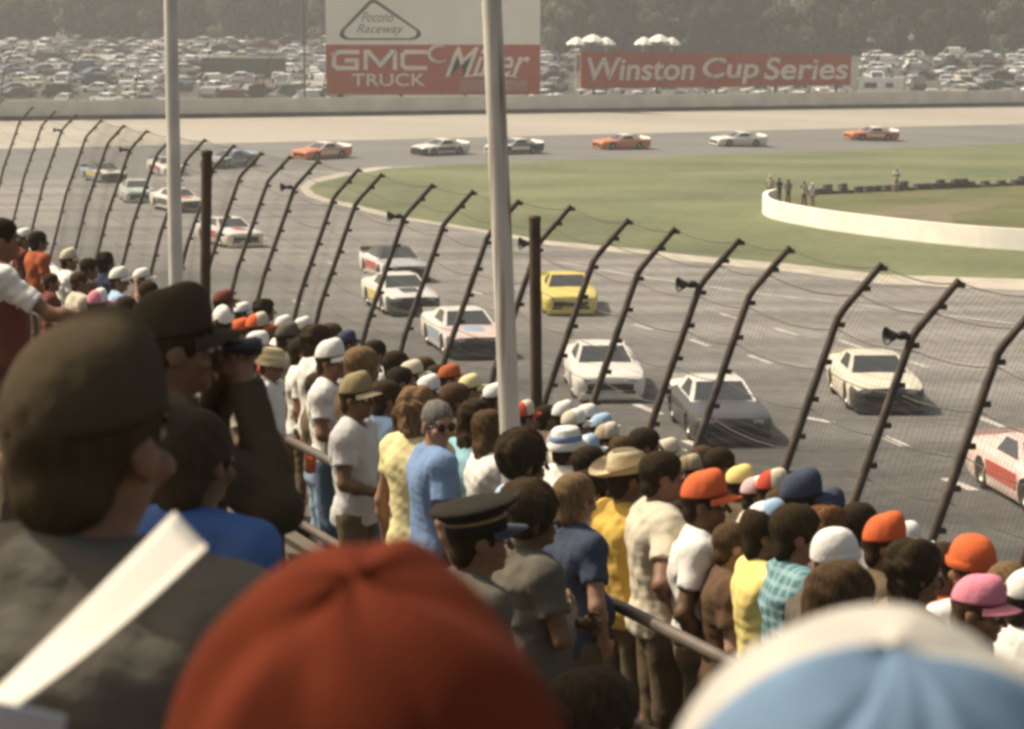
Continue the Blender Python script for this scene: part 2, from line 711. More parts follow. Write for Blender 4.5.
# loudspeaker horns on some posts
M_horn = mat('horn enamel', (.04, .036, .03), rough=.5, var=.2, scale=6)
WHERE = {23: 'fence post above the dark car', 26: 'fence post at the right of the cream car', 20: 'fence post beside the shorter brown post',
         17: 'fence post at the left tip of the infield grass', 14: 'fence post left of the grass tip', 11: 'fence post behind the left brown post',
         8: 'fence post left of the pale left pole', 5: 'fence post at the far left below the parking lot'}
for i, wh in WHERE.items():
    k = KP[i]
    n = perp(i)
    h = empty('loudspeaker_horn', k, math.atan2(-n.y, -n.x), 'small dark loudspeaker horn on the ' + wh, 'loudspeaker', 'loudspeaker horns along the fence')
    q = Matrix.Rotation(PI / 2, 4, 'Y')
    mb = MB()
    mb.lathe([(.0, .20), (.03, .20), (.045, .23), (.075, .29), (.105, .34), (.115, .355), (.108, .355), (.07, .30), (.03, .24), (0, .24)], 14, M=q)
    mb.build('horn', M_horn, h)
    mb = MB()
    mb.lathe([(0, .08), (.045, .08), (.055, .10), (.055, .18), (.035, .21), (0, .21)], 12, M=q)
    mb.tube([(.04, 0, 0), (.14, 0, 0)], .02, 6)
    mb.build('driver', M_horn, h)

# ------------------------------------------------------------------ poles in the stand
M_pole = mat('galvanised pole', (.62, .58, .50), rough=.55, var=.16, scale=3, metal=.15, spec=.4)
M_brown = mat('brown timber post', (.085, .055, .03), rough=.9, var=.25, scale=4)
# ------------------------------------------------------------------ the grandstand
UD = Vector((-.3827, .9239, 0))
VD = Vector((.9239, .3827, 0))
ROW0, ROWP, SLOPE = .45, .75, .285


def floor_z(i):
    return CAMZ - .55 - 1.75 - SLOPE * (ROW0 + ROWP * i)


NROW = 11
M_step = mat('stained stand concrete', (.10, .085, .065), rough=.95, var=.3, scale=1.5, bump=.3)
M_bench = mat('weathered bench plank', (.13, .105, .075), rough=.85, var=.25, scale=3)
stand = empty('grandstand', (0, 0, 0), 0, 'dark stepped grandstand under the crowd', 'grandstand')


def uv(u, v, z):
    p = UD * u + VD * v
    return Vector((p.x, p.y, z))


mb = MB()
U0, U1 = -9, 64
for i in range(-4, NROW):
    v0 = ROW0 + ROWP * (i - .5)
    v1 = v0 + ROWP
    zt = floor_z(i)
    zb = floor_z(i + 1)
    a = [uv(U0, v0, zt), uv(U1, v0, zt), uv(U1, v1, zt), uv(U0, v1, zt)]
    mb.add(a, [(0, 3, 2, 1)])
    if i < NROW - 1:
        mb.add([uv(U0, v1, zt), uv(U1, v1, zt), uv(U1, v1, zb), uv(U0, v1, zb)], [(0, 3, 2, 1)])
    else:
        mb.add([uv(U0, v1, zt), uv(U1, v1, zt), uv(U1, v1, 0), uv(U0, v1, 0)], [(0, 3, 2, 1)])
        vb = ROW0 + ROWP * (-4.5)
        for u in (U0, U1):
            pl = []
            for j in range(-4, NROW):
                va = ROW0 + ROWP * (j - .5)
                pl += [uv(u, va, floor_z(j)), uv(u, va + ROWP, floor_z(j))]
            pl += [uv(u, v1, 0), uv(u, vb, 0)]
            mb.add(pl, [tuple(range(len(pl)))])
        mb.add([uv(U0, vb, 0), uv(U1, vb, 0), uv(U1, vb, floor_z(-4)), uv(U0, vb, floor_z(-4))], [(0, 1, 2, 3)])
mb.build('terrace', M_step, stand)
rz_stand = math.atan2(UD.y, UD.x)
RM = Matrix.Rotation(rz_stand, 4, 'Z')
for i in range(-3, NROW):
    mb = MB()
    wide = i in (0, 1)
    v = ROW0 + ROWP * i + (.10 if wide else -.26)
    z = floor_z(i) + .40
    mb.box(uv((U0 + U1) / 2, v, z), (U1 - U0 - .4, .36 if wide else .26, .045), M=RM)
    for u in np.arange(U0 + 1, U1, 2.4):
        mb.box(uv(u, v, z - .213), (.06, .16, .378), M=RM)
    mb.build('bench', M_bench, stand)

M_rail = mat('worn rail pipe', (.13, .105, .08), rough=.5, var=.25, scale=5, metal=.3)
rail = empty('railing', uv(8, 4.5, floor_z(5)), 0, 'pale pipe handrail in front of the white shirted men', 'railing')
ro = Vector(rail.location)
for dz in (1.0, .5):
    mb = MB()
    mb.tube([uv(-6, 4.50, floor_z(5) + dz) - ro, uv(26, 4.50, floor_z(5) + dz) - ro], .03, 10)
    mb.build('rail', M_rail, rail)
for u in np.arange(-5, 26, 2.2):
    mb = MB()
    mb.tube([uv(u, 4.50, floor_z(5)) - ro, uv(u, 4.50, floor_z(5) + .97) - ro], .024, 8)
    mb.build('upright', M_rail, rail)


def pole(px, py_base, dist, r, pxt, name, label, m, top_z=None, py_top=None, foot_z=None):
    b = along(px, py_base, dist)
    t = along(pxt[0], pxt[1], dist)
    d = (t - b)
    d.y *= .3
    # carry the axis down to the stand and up to its full height
    k0 = (b.z - foot_z) / max(.1, d.z)
    foot = b - d * k0
    top = b + d * (((top_z - b.z) / d.z) if top_z else 1.0)
    o = empty(name, foot, 0, label, 'pole')
    mb = MB()
    n = 7
    pts = [Vector((0, 0, 0)).lerp(top - foot, k / n) for k in range(n + 1)]
    mb.tube(pts, [r * (1 - .25 * k / n) if top_z else r for k in range(n + 1)], 16)
    mb.build('shaft', m, o)
    return o, foot, top


def vrow(p):
    """stand floor height below a point"""
    v = p.dot(VD)
    i = round((v - ROW0) / ROWP)
    if i > NROW - 1:
        return 0.0
    return floor_z(max(-4, i))


for (px, py, dist, r, pt, top, name, label, m) in [
        (513, 500, 12.2, .056, (492, 0), 14.0, 'light_pole', 'tall pale grey pole with brown rust streak rising from the middle of the crowd', None),
        (176, 275, 17.7, .056, (174, 0), 14.0, 'light_pole', 'tall clean pale grey pole behind the dark peaked cap at left', M_pole)]:
    if m is None:
        m = mat('streaked pole paint', (.58, .54, .46), rough=.55, var=.12, scale=3, spec=.4)
        nt_ = m.node_tree
        b_ = nt_.nodes['Principled BSDF']
        src = b_.inputs['Base Color'].links[0].from_socket
        tc_ = nt_.nodes.new('ShaderNodeTexCoord')
        mp_ = nt_.nodes.new('ShaderNodeMapping')
        mp_.inputs['Scale'].default_value = (9, 9, .35)
        nz = nt_.nodes.new('ShaderNodeTexNoise')
        nz.inputs['Scale'].default_value = 2.2
        nt_.links.new(tc_.outputs['Object'], mp_.inputs['Vector'])
        nt_.links.new(mp_.outputs['Vector'], nz.inputs['Vector'])
        rr = nt_.nodes.new('ShaderNodeValToRGB')
        rr.color_ramp.elements[0].position = .52
        rr.color_ramp.elements[1].position = .68
        mm = nt_.nodes.new('ShaderNodeMixRGB')
        mm.inputs['Color2'].default_value = (.22, .12, .06, 1)
        nt_.links.new(nz.outputs['Fac'], rr.inputs['Fac'])
        nt_.links.new(rr.outputs['Color'], mm.inputs['Fac'])
        nt_.links.new(src, mm.inputs['Color1'])
        nt_.links.new(mm.outputs['Color'], b_.inputs['Base Color'])
    b = along(px, py, dist)
    o, ft, tp = pole(px, py, dist, r, pt, name, label, m, top_z=top, foot_z=vrow(b))
    # lamp head far above the frame
    mb = MB()
    mb.box(tp - ft + Vector((0, 0, .1)), (.9, .25, .2))
    mb.build('lamp_head', M_horn, o)
    mb = MB()
    mb.lathe([(.11, 0), (.11, .02), (.07, .03), (.065, .12), (0, .12)], 14)
    mb.build('foot_plate', M_pole, o)

for (px, py, dist, pt, label) in [(537, 440, 22.8, (534.5, 218), 'shorter dark brown timber post right of the rust streaked pole'),
                                  (205, 300, 24.5, (208.5, 153), 'dark brown timber post beside the clean pale pole at left')]:
    b = along(px, py, dist)
    o, ft, tp = pole(px, py, dist, .055, pt, 'timber_post', label, M_brown, foot_z=vrow(b))
    mb = MB()
    mb.lathe([(.055, 0), (.06, .01), (.06, .05), (0, .06)], 12, M=Matrix.Translation(tp - ft - Vector((0, 0, .02))))
    mb.build('post_cap', M_brown, o)


# ------------------------------------------------------------------ bodies: smooth signed-distance modelling, then a surface net
def surface_net(D, org, h):
    nx, ny, nz = D.shape
    s = D < 0
    C = {}
    S = {}
    for i in (0, 1):
        for j in (0, 1):
            for k in (0, 1):
                sl = (slice(i, nx - 1 + i), slice(j, ny - 1 + j), slice(k, nz - 1 + k))
                C[i, j, k] = D[sl]
                S[i, j, k] = s[sl]
    cnt = sum(v.astype(np.int8) for v in S.values())
    mask = (cnt > 0) & (cnt < 8)
    ii = np.argwhere(mask)
    pos = np.zeros((len(ii), 3), np.float32)
    n = np.zeros(len(ii), np.float32)
    for a in C:
        for ax in range(3):
            if a[ax] == 0:
                b = list(a)
                b[ax] = 1
                b = tuple(b)
                fa, fb = C[a][mask], C[b][mask]
                cr = (fa < 0) != (fb < 0)
                t = np.where(cr, fa / np.where(cr, fa - fb, 1), 0)
                p = np.zeros((len(ii), 3), np.float32)
                for q in range(3):
                    p[:, q] = a[q]
                p[:, ax] = t
                pos += np.where(cr[:, None], p, 0)
                n += cr
    pos = (pos / n[:, None] + ii) * h + np.array(org, np.float32)
    idx = -np.ones(mask.shape, np.int32)
    idx[mask] = np.arange(len(ii))
    Q = []
    for ax in range(3):
        o1, o2 = [(1, 2), (2, 0), (0, 1)][ax]
        sl0 = [slice(1, -1)] * 3
        sl0[ax] = slice(0, -1)
        sl1 = list(sl0)
        sl1[ax] = slice(1, None)
        a, b = s[tuple(sl0)], s[tuple(sl1)]
        cr = np.argwhere(a != b)
        off = np.array([1, 1, 1])
        off[ax] = 0
        base = cr + off
        flip = a[tuple(cr.T)]
        e1 = np.zeros(3, int)
        e1[o1] = 1
        e2 = np.zeros(3, int)
        e2[o2] = 1
        q = np.stack([idx[tuple((base - e1 - e2).T)], idx[tuple((base - e2).T)], idx[tuple(base.T)], idx[tuple((base - e1).T)]], 1)
        q[~flip] = q[~flip][:, ::-1]
        Q.append(q)
    Q = np.concatenate(Q)
    Q = Q[(Q >= 0).all(1)]
    return pos, Q


class Field:
    def __init__(s, lo, hi, h):
        s.h = h
        s.org = np.array(lo, np.float32)
        s.n = np.ceil((np.array(hi) - np.array(lo)) / h).astype(int) + 1
        s.D = np.full(s.n, .6, np.float32)
        s.ax = [s.org[i] + np.arange(s.n[i], dtype=np.float32) * h for i in range(3)]

    def box(s, lo, hi, m):
        i0 = np.clip(np.floor((np.array(lo) - m - s.org) / s.h).astype(int), 0, s.n - 1)
        i1 = np.clip(np.ceil((np.array(hi) + m - s.org) / s.h).astype(int) + 1, 1, s.n)
        sl = tuple(slice(a, b) for a, b in zip(i0, i1))
        return sl, np.meshgrid(*[s.ax[i][sl[i]] for i in range(3)], indexing='ij', sparse=True)

    def put(s, sl, d, k, op):
        cur = s.D[sl]
        if op == 'add':
            if k > 0:
                hh = np.clip(.5 + .5 * (cur - d) / k, 0, 1)
                s.D[sl] = cur * (1 - hh) + d * hh - k * hh * (1 - hh)
            else:
                s.D[sl] = np.minimum(cur, d)
        elif op == 'sub':
            if k > 0:
                hh = np.clip(.5 - .5 * (cur + d) / k, 0, 1)
                s.D[sl] = cur * (1 - hh) - d * hh + k * hh * (1 - hh)
            else:
                s.D[sl] = np.maximum(cur, -d)

    def cone(s, a, b, r1, r2, k=.03, op='add', cut=False):
        a, b = np.array(a, np.float32), np.array(b, np.float32)
        m = max(r1, r2)
        sl, (X, Y, Z) = s.box(np.minimum(a, b) - m, np.maximum(a, b) + m, k + 3 * s.h)
        d = b - a
        L2 = float((d * d).sum()) + 1e-9
        t0 = ((X - a[0]) * d[0] + (Y - a[1]) * d[1] + (Z - a[2]) * d[2]) / L2
        t = np.clip(t0, 0, 1)
        q = np.sqrt((X - a[0] - t * d[0]) ** 2 + (Y - a[1] - t * d[1]) ** 2 + (Z - a[2] - t * d[2]) ** 2) - (r1 + (r2 - r1) * t)
        if cut:
            q = np.maximum(q, (t0 - 1) * math.sqrt(L2))
        s.put(sl, q, k, op)

    def ell(s, c, r, k=.03, op='add', M=None):
        c, r = np.array(c, np.float32), np.array(r, np.float32)
        m = r if M is None else np.full(3, r.max())
        sl, (X, Y, Z) = s.box(c - m, c + m, k + 3 * s.h)
        x, y, z = X - c[0], Y - c[1], Z - c[2]
        if M is not None:
            Mi = np.array(M.to_3x3().inverted())
            x, y, z = (Mi[i, 0] * x + Mi[i, 1] * y + Mi[i, 2] * z for i in range(3))
        k0 = np.sqrt((x / r[0]) ** 2 + (y / r[1]) ** 2 + (z / r[2]) ** 2)
        k1 = np.sqrt((x / r[0] ** 2) ** 2 + (y / r[1] ** 2) ** 2 + (z / r[2] ** 2) ** 2) + 1e-6
        s.put(sl, k0 * (k0 - 1) / k1, k, op)

    def plane(s, p, n):
        """keep the side the normal points away from"""
        X, Y, Z = np.meshgrid(*s.ax, indexing='ij', sparse=True)
        s.D = np.maximum(s.D, (X - p[0]) * n[0] + (Y - p[1]) * n[1] + (Z - p[2]) * n[2])

    def ripple(s, amp, f, seed):
        X, Y, Z = np.meshgrid(*s.ax, indexing='ij', sparse=True)
        r = np.random.default_rng(seed)
        for i in range(3):
            a = r.uniform(-1, 1, 3) * f * (1 + .7 * i)
            s.D = s.D + amp / (1 + i * .6) * np.sin(a[0] * X + a[1] * Y + a[2] * Z * .7 + r.uniform(0, 6)) * np.sin(a[1] * X * .6 - a[0] * Y * .8 + a[2] * Z + r.uniform(0, 6))

    def mesh(s, name):
        v, q = surface_net(s.D, s.org, s.h)
        return v, q


def hand_mesh(curl, h=.0038):
    """a right hand hanging along -z from the wrist at the origin, palm towards -x, thumb forward (+y)"""
    f = Field((-.055, -.055, -.20), (.03, .09, .025), h)
    f.cone((0, 0, .012), (0, .002, -.03), .026, .027, .01)
    f.ell((0, .004, -.055), (.015, .041, .045), .012)
    f.ell((-.005, .025, -.045), (.015, .02, .032), .01)
    for y, L, r in ((-.027, .060, .0075), (-.009, .073, .0085), (.010, .080, .0088), (.029, .072, .0084)):
        p = Vector((0, y, -.088))
        ang = .12 * curl
        for j, fr_ in enumerate((.44, .31, .25)):
            ang += (.45, .75, .55)[j] * curl
            q = p + Vector((-math.sin(ang), .0, -math.cos(ang))) * L * fr_
            f.cone(p, q, r * (1 - .08 * j), r * (1 - .08 * (j + 1)), .004 if j else .008)
            p = q
    p = Vector((-.006, .030, -.030))
    for q, r in ((Vector((-.016, .055, -.055)), .011), (Vector((-.024, .062, -.083)), .0095), (Vector((-.030, .058, -.104)), .0085)):
        f.cone(p, q, r, r * .92, .006)
        p = q
    return surface_net(f.D, f.org, f.h)


HANDS = {'relaxed': hand_mesh(.55), 'grip': hand_mesh(1.25)}

ARMS = {  # elbow, wrist for the right arm (+x); the left arm mirrors its own entry
    'down': ((.245, -.035, 1.145), (.265, .04, .90)),
    'rail': ((.25, .01, 1.16), (.19, .25, 1.10)),
    'fold': ((.25, .05, 1.17), (-.04, .215, 1.17)),
    'fold2': ((.25, .04, 1.165), (-.02, .19, 1.21)),
    'hip': ((.385, -.09, 1.20), (.19, .03, 1.03)),
    'shade': ((.31, .20, 1.40), (.115, .19, 1.615)),
    'binoc': ((.25, .23, 1.32), (.085, .235, 1.585)),
    'elbow_out': ((.31, .16, 1.27), (.065, .165, 1.56)),
    'pocket': ((.29, -.07, 1.17), (.20, .04, .965)),
    'up': ((.30, .12, 1.66), (.22, .16, 1.90)),
    'reach': ((.30, .22, 1.24), (.36, .46, 1.22)),
}
HEADC = Vector((0, .012, 1.638))


def person_meshes(larm, rarm, build='m', hyaw=0.0, hpitch=0.0, h=.011, sleeve=.62, hem=.88, seed=1, belly=0.0, lean=0.0, longsleeve=False, dress=False):
    """body, shirt, trousers, shoes of one figure 1.75 m tall facing +y"""
    w = build == 'w'
    sw = .90 if w else 1.0
    hw = 1.05 if w else 1.0
    HM = Matrix.Rotation(hyaw, 4, 'Z') @ Matrix.Rotation(hpitch, 4, 'X')
    HB = Vector((0, -.005, 1.535))

    def hp(v):
        return HB + HM @ (Vector(v) - HB)
    E, W = {}, {}
    for sgn, nm in ((1, rarm), (-1, larm)):
        e, q = ARMS[nm]
        E[sgn] = Vector((e[0] * sgn * (.95 if w else 1), e[1], e[2]))
        W[sgn] = Vector((q[0] * sgn, q[1], q[2]))
    SH = {s_: Vector((s_ * .172 * sw, -.012, 1.425)) for s_ in (1, -1)}
    HIP = {s_: Vector((s_ * .088 * hw, 0, .92)) for s_ in (1, -1)}
    KN = {1: Vector((.10, .025, .50)), -1: Vector((-.105, .01, .50))}
    AN = {1: Vector((.115, -.03, .085)), -1: Vector((-.125, -.02, .085))}
    xm = max(.36, max(abs(v.x) for v in list(E.values()) + list(W.values())) + .16)
    ym = max(.30, max(v.y for v in list(E.values()) + list(W.values())) + .2)
    zm = max(1.80, max(v.z for v in W.values()) + .25)

    def torso(f, o, k):
        f.ell((0, -.008, 1.27), (.158 * sw + o, .108 + o, .215 + o * .6), k)
        f.ell((0, .0, 1.08), (.138 * (1.0 if not w else .93) + o + belly * .4, .10 + o + belly * .5, .18), k)
        if belly:
            f.ell((0, .05 + belly * .5, 1.07), (.11 + o, .08 + o + belly * .4, .12), k)
        f.ell((0, -.012, .94), (.155 * hw + o, .112 + o, .125 + o * .5), k)
        if w:
            for s_ in (1, -1):
                f.ell((s_ * .07, .075, 1.29), (.062 + o, .05 + o, .06), .03)
        for s_ in (1, -1):
            f.cone((s_ * .03, -.018, 1.47), SH[s_], .052 + o * .8, .058 + o, k)
            f.ell((s_ * .07, -.06, 1.36), (.08 + o, .055 + o, .10), k)
    # --- body
    f = Field((-xm, -.24, -.01), (xm, ym, zm), h)
    torso(f, 0, .05)
    for s_ in (1, -1):
        a = .9 if w else 1
        f.cone(SH[s_], E[s_], .052 * a, .039 * a, .035)
        f.ell(SH[s_] + (E[s_] - SH[s_]) * .45, (.047 * a, .047 * a, .07), .03)
        f.cone(E[s_], W[s_], .040 * a, .026 * a, .02)
        f.ell(E[s_] + (W[s_] - E[s_]) * .28, (.042 * a,) * 3, .03)
        f.cone(HIP[s_], KN[s_], .088, .056, .05)
        f.cone(KN[s_], AN[s_], .056, .038, .03)
        f.ell(KN[s_] + (AN[s_] - KN[s_]) * .3 + Vector((0, -.02, 0)), (.052, .055, .11), .03)
        f.cone(AN[s_] + Vector((0, -.02, -.04)), AN[s_] + Vector((s_ * .02, .16, -.052)), .038, .028, .03)
    f.cone((0, -.022, 1.44), hp((0, -.004, 1.57)), .060 if not w else .052, .054 if not w else .047, .03)
    HR = HM
    f.ell(hp(HEADC + Vector((0, -.012, .026))), (.075, .094, .088), .02, M=HR)
    f.ell(hp(HEADC + Vector((0, .022, -.052))), (.056, .064, .066), .03, M=HR)
    f.ell(hp(HEADC + Vector((0, .070, -.093))), (.024, .020, .018), .02, M=HR)
    f.cone(hp(HEADC + Vector((0, .088, .008))), hp(HEADC + Vector((0, .110, -.030))), .009, .0145, .012)
    for s_ in (1, -1):
        f.ell(hp(HEADC + Vector((s_ * .077, -.008, -.012))), (.010, .022, .032), .008, M=HR)
        f.ell(hp(HEADC + Vector((s_ * .032, .088, .003))), (.019, .012, .011), .012, 'sub', M=HR)
        f.cone(hp(HEADC + Vector((s_ * .015, .088, .020))), hp(HEADC + Vector((s_ * .050, .076, .020))), .009, .008, .012)
        f.ell(hp(HEADC + Vector((s_ * .045, .065, -.035))), (.022, .02, .02), .02, M=HR)
    f.cone(hp(HEADC + Vector((-.018, .090, -.060))), hp(HEADC + Vector((.018, .090, -.060))), .0075, .0075, .008)
    v, q = surface_net(f.D, f.org, f.h)
    VS, QS, MI = [v], [q], [np.zeros(len(q), int)]
    nv = len(v)
    for s_, nm in ((1, rarm), (-1, larm)):
        hv, hq = HANDS['grip' if nm in ('rail', 'binoc', 'fold', 'shade', 'elbow_out', 'reach') else 'relaxed']
        hv = hv.copy()
        hq = hq.copy()
        if w:
            hv *= .92
        if s_ < 0:
            hv[:, 0] *= -1
            hq = hq[:, ::-1]
        d = (W[s_] - E[s_]).normalized()
        z = -d
        yv = Vector((0, 1, .35)) if abs(d.z) > .55 else Vector((0, .15, 1))
        x = yv.cross(z).normalized()
        if x.x < 0 and abs(d.z) > .55:
            x = -x
        y = z.cross(x)
        M = np.array(Matrix((x, y, z)).transposed())
        hv = hv @ M.T + np.array(W[s_])
        VS.append(hv)
        QS.append(hq + nv)
        MI.append(np.zeros(len(hq), int))
        nv += len(hv)
    # eyes: white, iris, lips as surface marks of the same mesh
    for s_ in (1, -1):
        for rad, oy, mi in ((.0125, .081, 1), (.0065, .0885, 2)):
            ev, eq = sphere_np(hp(HEADC + Vector((s_ * .032, oy, .003))), rad)
            VS.append(ev)
            QS.append(eq + nv)
            MI.append(np.full(len(eq), mi))
            nv += len(ev)
    body = np_mesh('person_body', np.concatenate(VS), np.concatenate(QS))
    body.polygons.foreach_set('material_index', np.concatenate(MI).astype(np.int32))
    # --- shirt
    f = Field((-xm, -.26, .70), (xm, ym, min(zm, 1.75)), h)
    torso(f, .027, .05)
    if hem < .95:
        f.ell((0, -.005, .93), (.158 * hw, .120 + belly * .3, .13), .04)
    for s_ in (1, -1):
        r1, r2 = (.069, .067) if not w else (.062, .060)
        if longsleeve:
            f.cone(SH[s_], E[s_], r1, .060, .03)
            f.ell(E[s_], (.062, .062, .062), .03)
            f.cone(E[s_], E[s_] + (W[s_] - E[s_]) * .94, .060, .040, .02, cut=True)
        else:
            f.cone(SH[s_], SH[s_] + (E[s_] - SH[s_]) * sleeve, r1, r2, .03, cut=True)
    f.ripple(.0062, 24, seed)
    f.ripple(.0028, 52, seed + 77)
    f.plane((0, 0, hem), (.05 * math.sin(seed), .06, -1))
    f.ell((0, .03, 1.535), (.078, .085, .075), .01, 'sub')
    v, q = surface_net(f.D, f.org, f.h)
    shirt = np_mesh('shirt', v, q)
    # --- trousers
    f = Field((-.30, -.24, .0), (.30, .24, 1.12), h)
    f.ell((0, -.012, .94), (.160 * hw + .008, .120 + belly * .1, .13), .04)
    for s_ in (1, -1):
        f.cone(HIP[s_], KN[s_], .096, .072, .04)
        f.cone(KN[s_], AN[s_] + Vector((0, .01, .0)), .072, .062, .03)
    f.ripple(.005, 20, seed + 5)
    f.plane((0, 0, .055), (0, 0, -1))
    f.plane((0, 0, 1.02), (0, 0, 1))
    v, q = surface_net(f.D, f.org, f.h)
    trousers = np_mesh('trousers', v, q)
    # --- shoes
    f = Field((-.24, -.16, -.005), (.24, .26, .14), .009)
    for s_ in (1, -1):
        f.cone(AN[s_] + Vector((0, -.03, -.04)), AN[s_] + Vector((s_ * .022, .165, -.045)), .050, .042, .02)
        f.ell(AN[s_] + Vector((0, -.01, -.02)), (.048, .06, .05), .02)
    f.plane((0, 0, .0), (0, 0, -1))
    v, q = surface_net(f.D, f.org, f.h)
    shoes = np_mesh('shoes', v, q)
    hmat = Matrix.Translation(hp(HEADC)) @ HM
    return dict(body=body, shirt=shirt, trousers=trousers, shoes=shoes, head=hmat, wrist=W, elbow=E)


def sphere_np(c, r, n=8, m=6):
    V = []
    for j in range(m + 1):
        th = PI * (.02 + .96 * j / m)
        for i in range(n):
            ph = 2 * PI * i / n
            V.append((c[0] + r * math.sin(th) * math.cos(ph), c[1] + r * math.sin(th) * math.sin(ph), c[2] + r * math.cos(th)))
    Q = []
    for j in range(m):
        for i in range(n):
            a, b = j * n + i, j * n + (i + 1) % n
            Q.append((a, a + n, b + n, b))
    return np.array(V, np.float32), np.array(Q)


# hair, in the frame of the head (origin at the head centre, facing +y)
def hair_mesh(style, h=.007):
    f = Field((-.20, -.24, -.32), (.20, .17, .24), h)
    c = np.array((0, -.012, .026))
    if style == 'short':
        f.ell(c + (0, -.004, .006), (.083, .101, .094), 0)
        f.ell((0, -.06, -.05), (.062, .045, .055), .03)
        amp, fr_ = .0025, 60
    elif style == 'full':
        f.ell(c + (0, -.008, .012), (.095, .113, .106), 0)
        f.ell((0, -.065, -.06), (.075, .052, .07), .04)
        amp, fr_ = .0035, 42
    elif style == 'afro':
        f.ell(c + (0, -.015, .02), (.128, .135, .132), 0)
        amp, fr_ = .006, 70
    elif style == 'curly':
        f.ell(c + (0, -.012, .012), (.105, .118, .108), 0)
        f.ell((0, -.06, -.07), (.09, .06, .08), .04)
        amp, fr_ = .008, 64
    else:  # long
        f.ell(c + (0, -.008, .008), (.092, .110, .100), 0)
        f.ell((0, -.072, -.10), (.092, .052, .15), .04)
        f.ell((.065, -.03, -.08), (.035, .06, .12), .03)
        f.ell((-.065, -.03, -.08), (.035, .06, .12), .03)
        amp, fr_ = .006, 42
    f.ripple(amp, fr_, 11)
    # free the face and the neck
    f.ell((0, .095, -.055), (.078, .085, .105), .015, 'sub')
    f.ell((0, .05, -.19), (.07, .095, .11), .02, 'sub')
    if style in ('short', 'full', 'afro'):
        for s_ in (1, -1):
            f.ell((s_ * .085, .0, -.035), (.03, .032, .045), .01, 'sub')
    v, q = surface_net(f.D, f.org, f.h)
    return np_mesh('hair', v, q)


HAIR = {s: hair_mesh(s) for s in ('short', 'full', 'afro', 'curly', 'long')}


def cap_crown(hi=.100, rx=.088, ry=.106, front=.022, fine=1, wob=0.0, seed=3, brimless=False, folds=(), back=0.0):
    """crown of a six-panel cap; slot 0 front panels, slot 1 rear panels, slot 2 seams and button"""
    nt_, np_ = 48 * fine, 14 * fine
    mb = MB()
    rr = random.Random(seed)
    ph = [rr.uniform(0, 6) for _ in range(9)]
    V, Fs, mi = [], [], []
    for j in range(np_ + 1):
        p = j / np_ * PI / 2
        for i in range(nt_):
            a = 2 * PI * i / nt_
            seam = abs(((a / (PI / 3)) + .5) % 1 - .5)     # 0 on a seam
            rsc = math.cos(p) ** .82
            k = 1 - .018 * math.exp(-(seam / .06) ** 2) * math.sin(2 * p + .4)
            x = rx * rsc * math.cos(a) * k
            y = ry * rsc * math.sin(a) * k - .006
            z = hi * math.sin(p) ** 1.05
            y -= back * math.sin(p) ** 2
            fr_ = max(0, math.sin(a))
            z += front * fr_ * math.sin(2 * p) ** 1.0
            y += front * .35 * fr_ * math.sin(2 * p)
            if wob:
                g = sum(math.sin(ph[q] + (3 + 2 * q) * a + (2.5 + q) * p) * (.6 ** q) for q in range(4))
                sc_ = wob * g * math.sin(min(1.0, 1.4 * p) * PI * .5 + .35)
                x += sc_ * math.cos(a) * .6
                y += sc_ * math.sin(a) * .6
                z += sc_ * .7 * math.sin(p)
            for (a0, wd_, dp) in folds:
                da = (a - R(a0) + .25 * math.sin(2.2 * p) + PI) % (2 * PI) - PI
                g = dp * math.exp(-(da / wd_) ** 2) * math.sin(min(PI / 2, p * 1.6 + .3)) * math.cos(p) ** .5
                g2 = dp * .8 * math.exp(-((da - wd_ * 1.9) / wd_) ** 2) * math.cos(p) ** .5
                x -= (g - g2) * math.cos(a)
                y -= (g - g2) * math.sin(a)
                z -= (g - g2) * .6
            z += .002 - .012 * (1 - math.sin(a)) * .5 * math.cos(p)
            V.append((x, y, z + .016))
    for j in range(np_):
        for i in range(nt_):
            a = 2 * PI * (i + .5) / nt_
            q = (j * nt_ + i, j * nt_ + (i + 1) % nt_, (j + 1) * nt_ + (i + 1) % nt_, (j + 1) * nt_ + i)
            Fs.append(q)
            mi.append(0 if math.sin(a) > .02 else 1)
    mb.v = V
    mb.f = Fs
    mb.m = mi
    mb.sm = [True] * len(Fs)
    # inner rim so that the shell has thickness
    b = len(mb.v)
    for i in range(nt_):
        x, y, z = V[i]
        mb.v.append((x * .95, y * .95, z + .002))
    for i in range(nt_):
        mb.f.append((i, b + i, b + (i + 1) % nt_, (i + 1) % nt_))
        mb.m.append(1)
        mb.sm.append(False)
    top = V[-1]
    mb.lathe([(.009, -.002), (.0095, .002), (.006, .005), (0, .006)], 12, 2, M=Matrix.Translation((0, top[1] + .0, top[2])))
    return mb.mesh('cap')


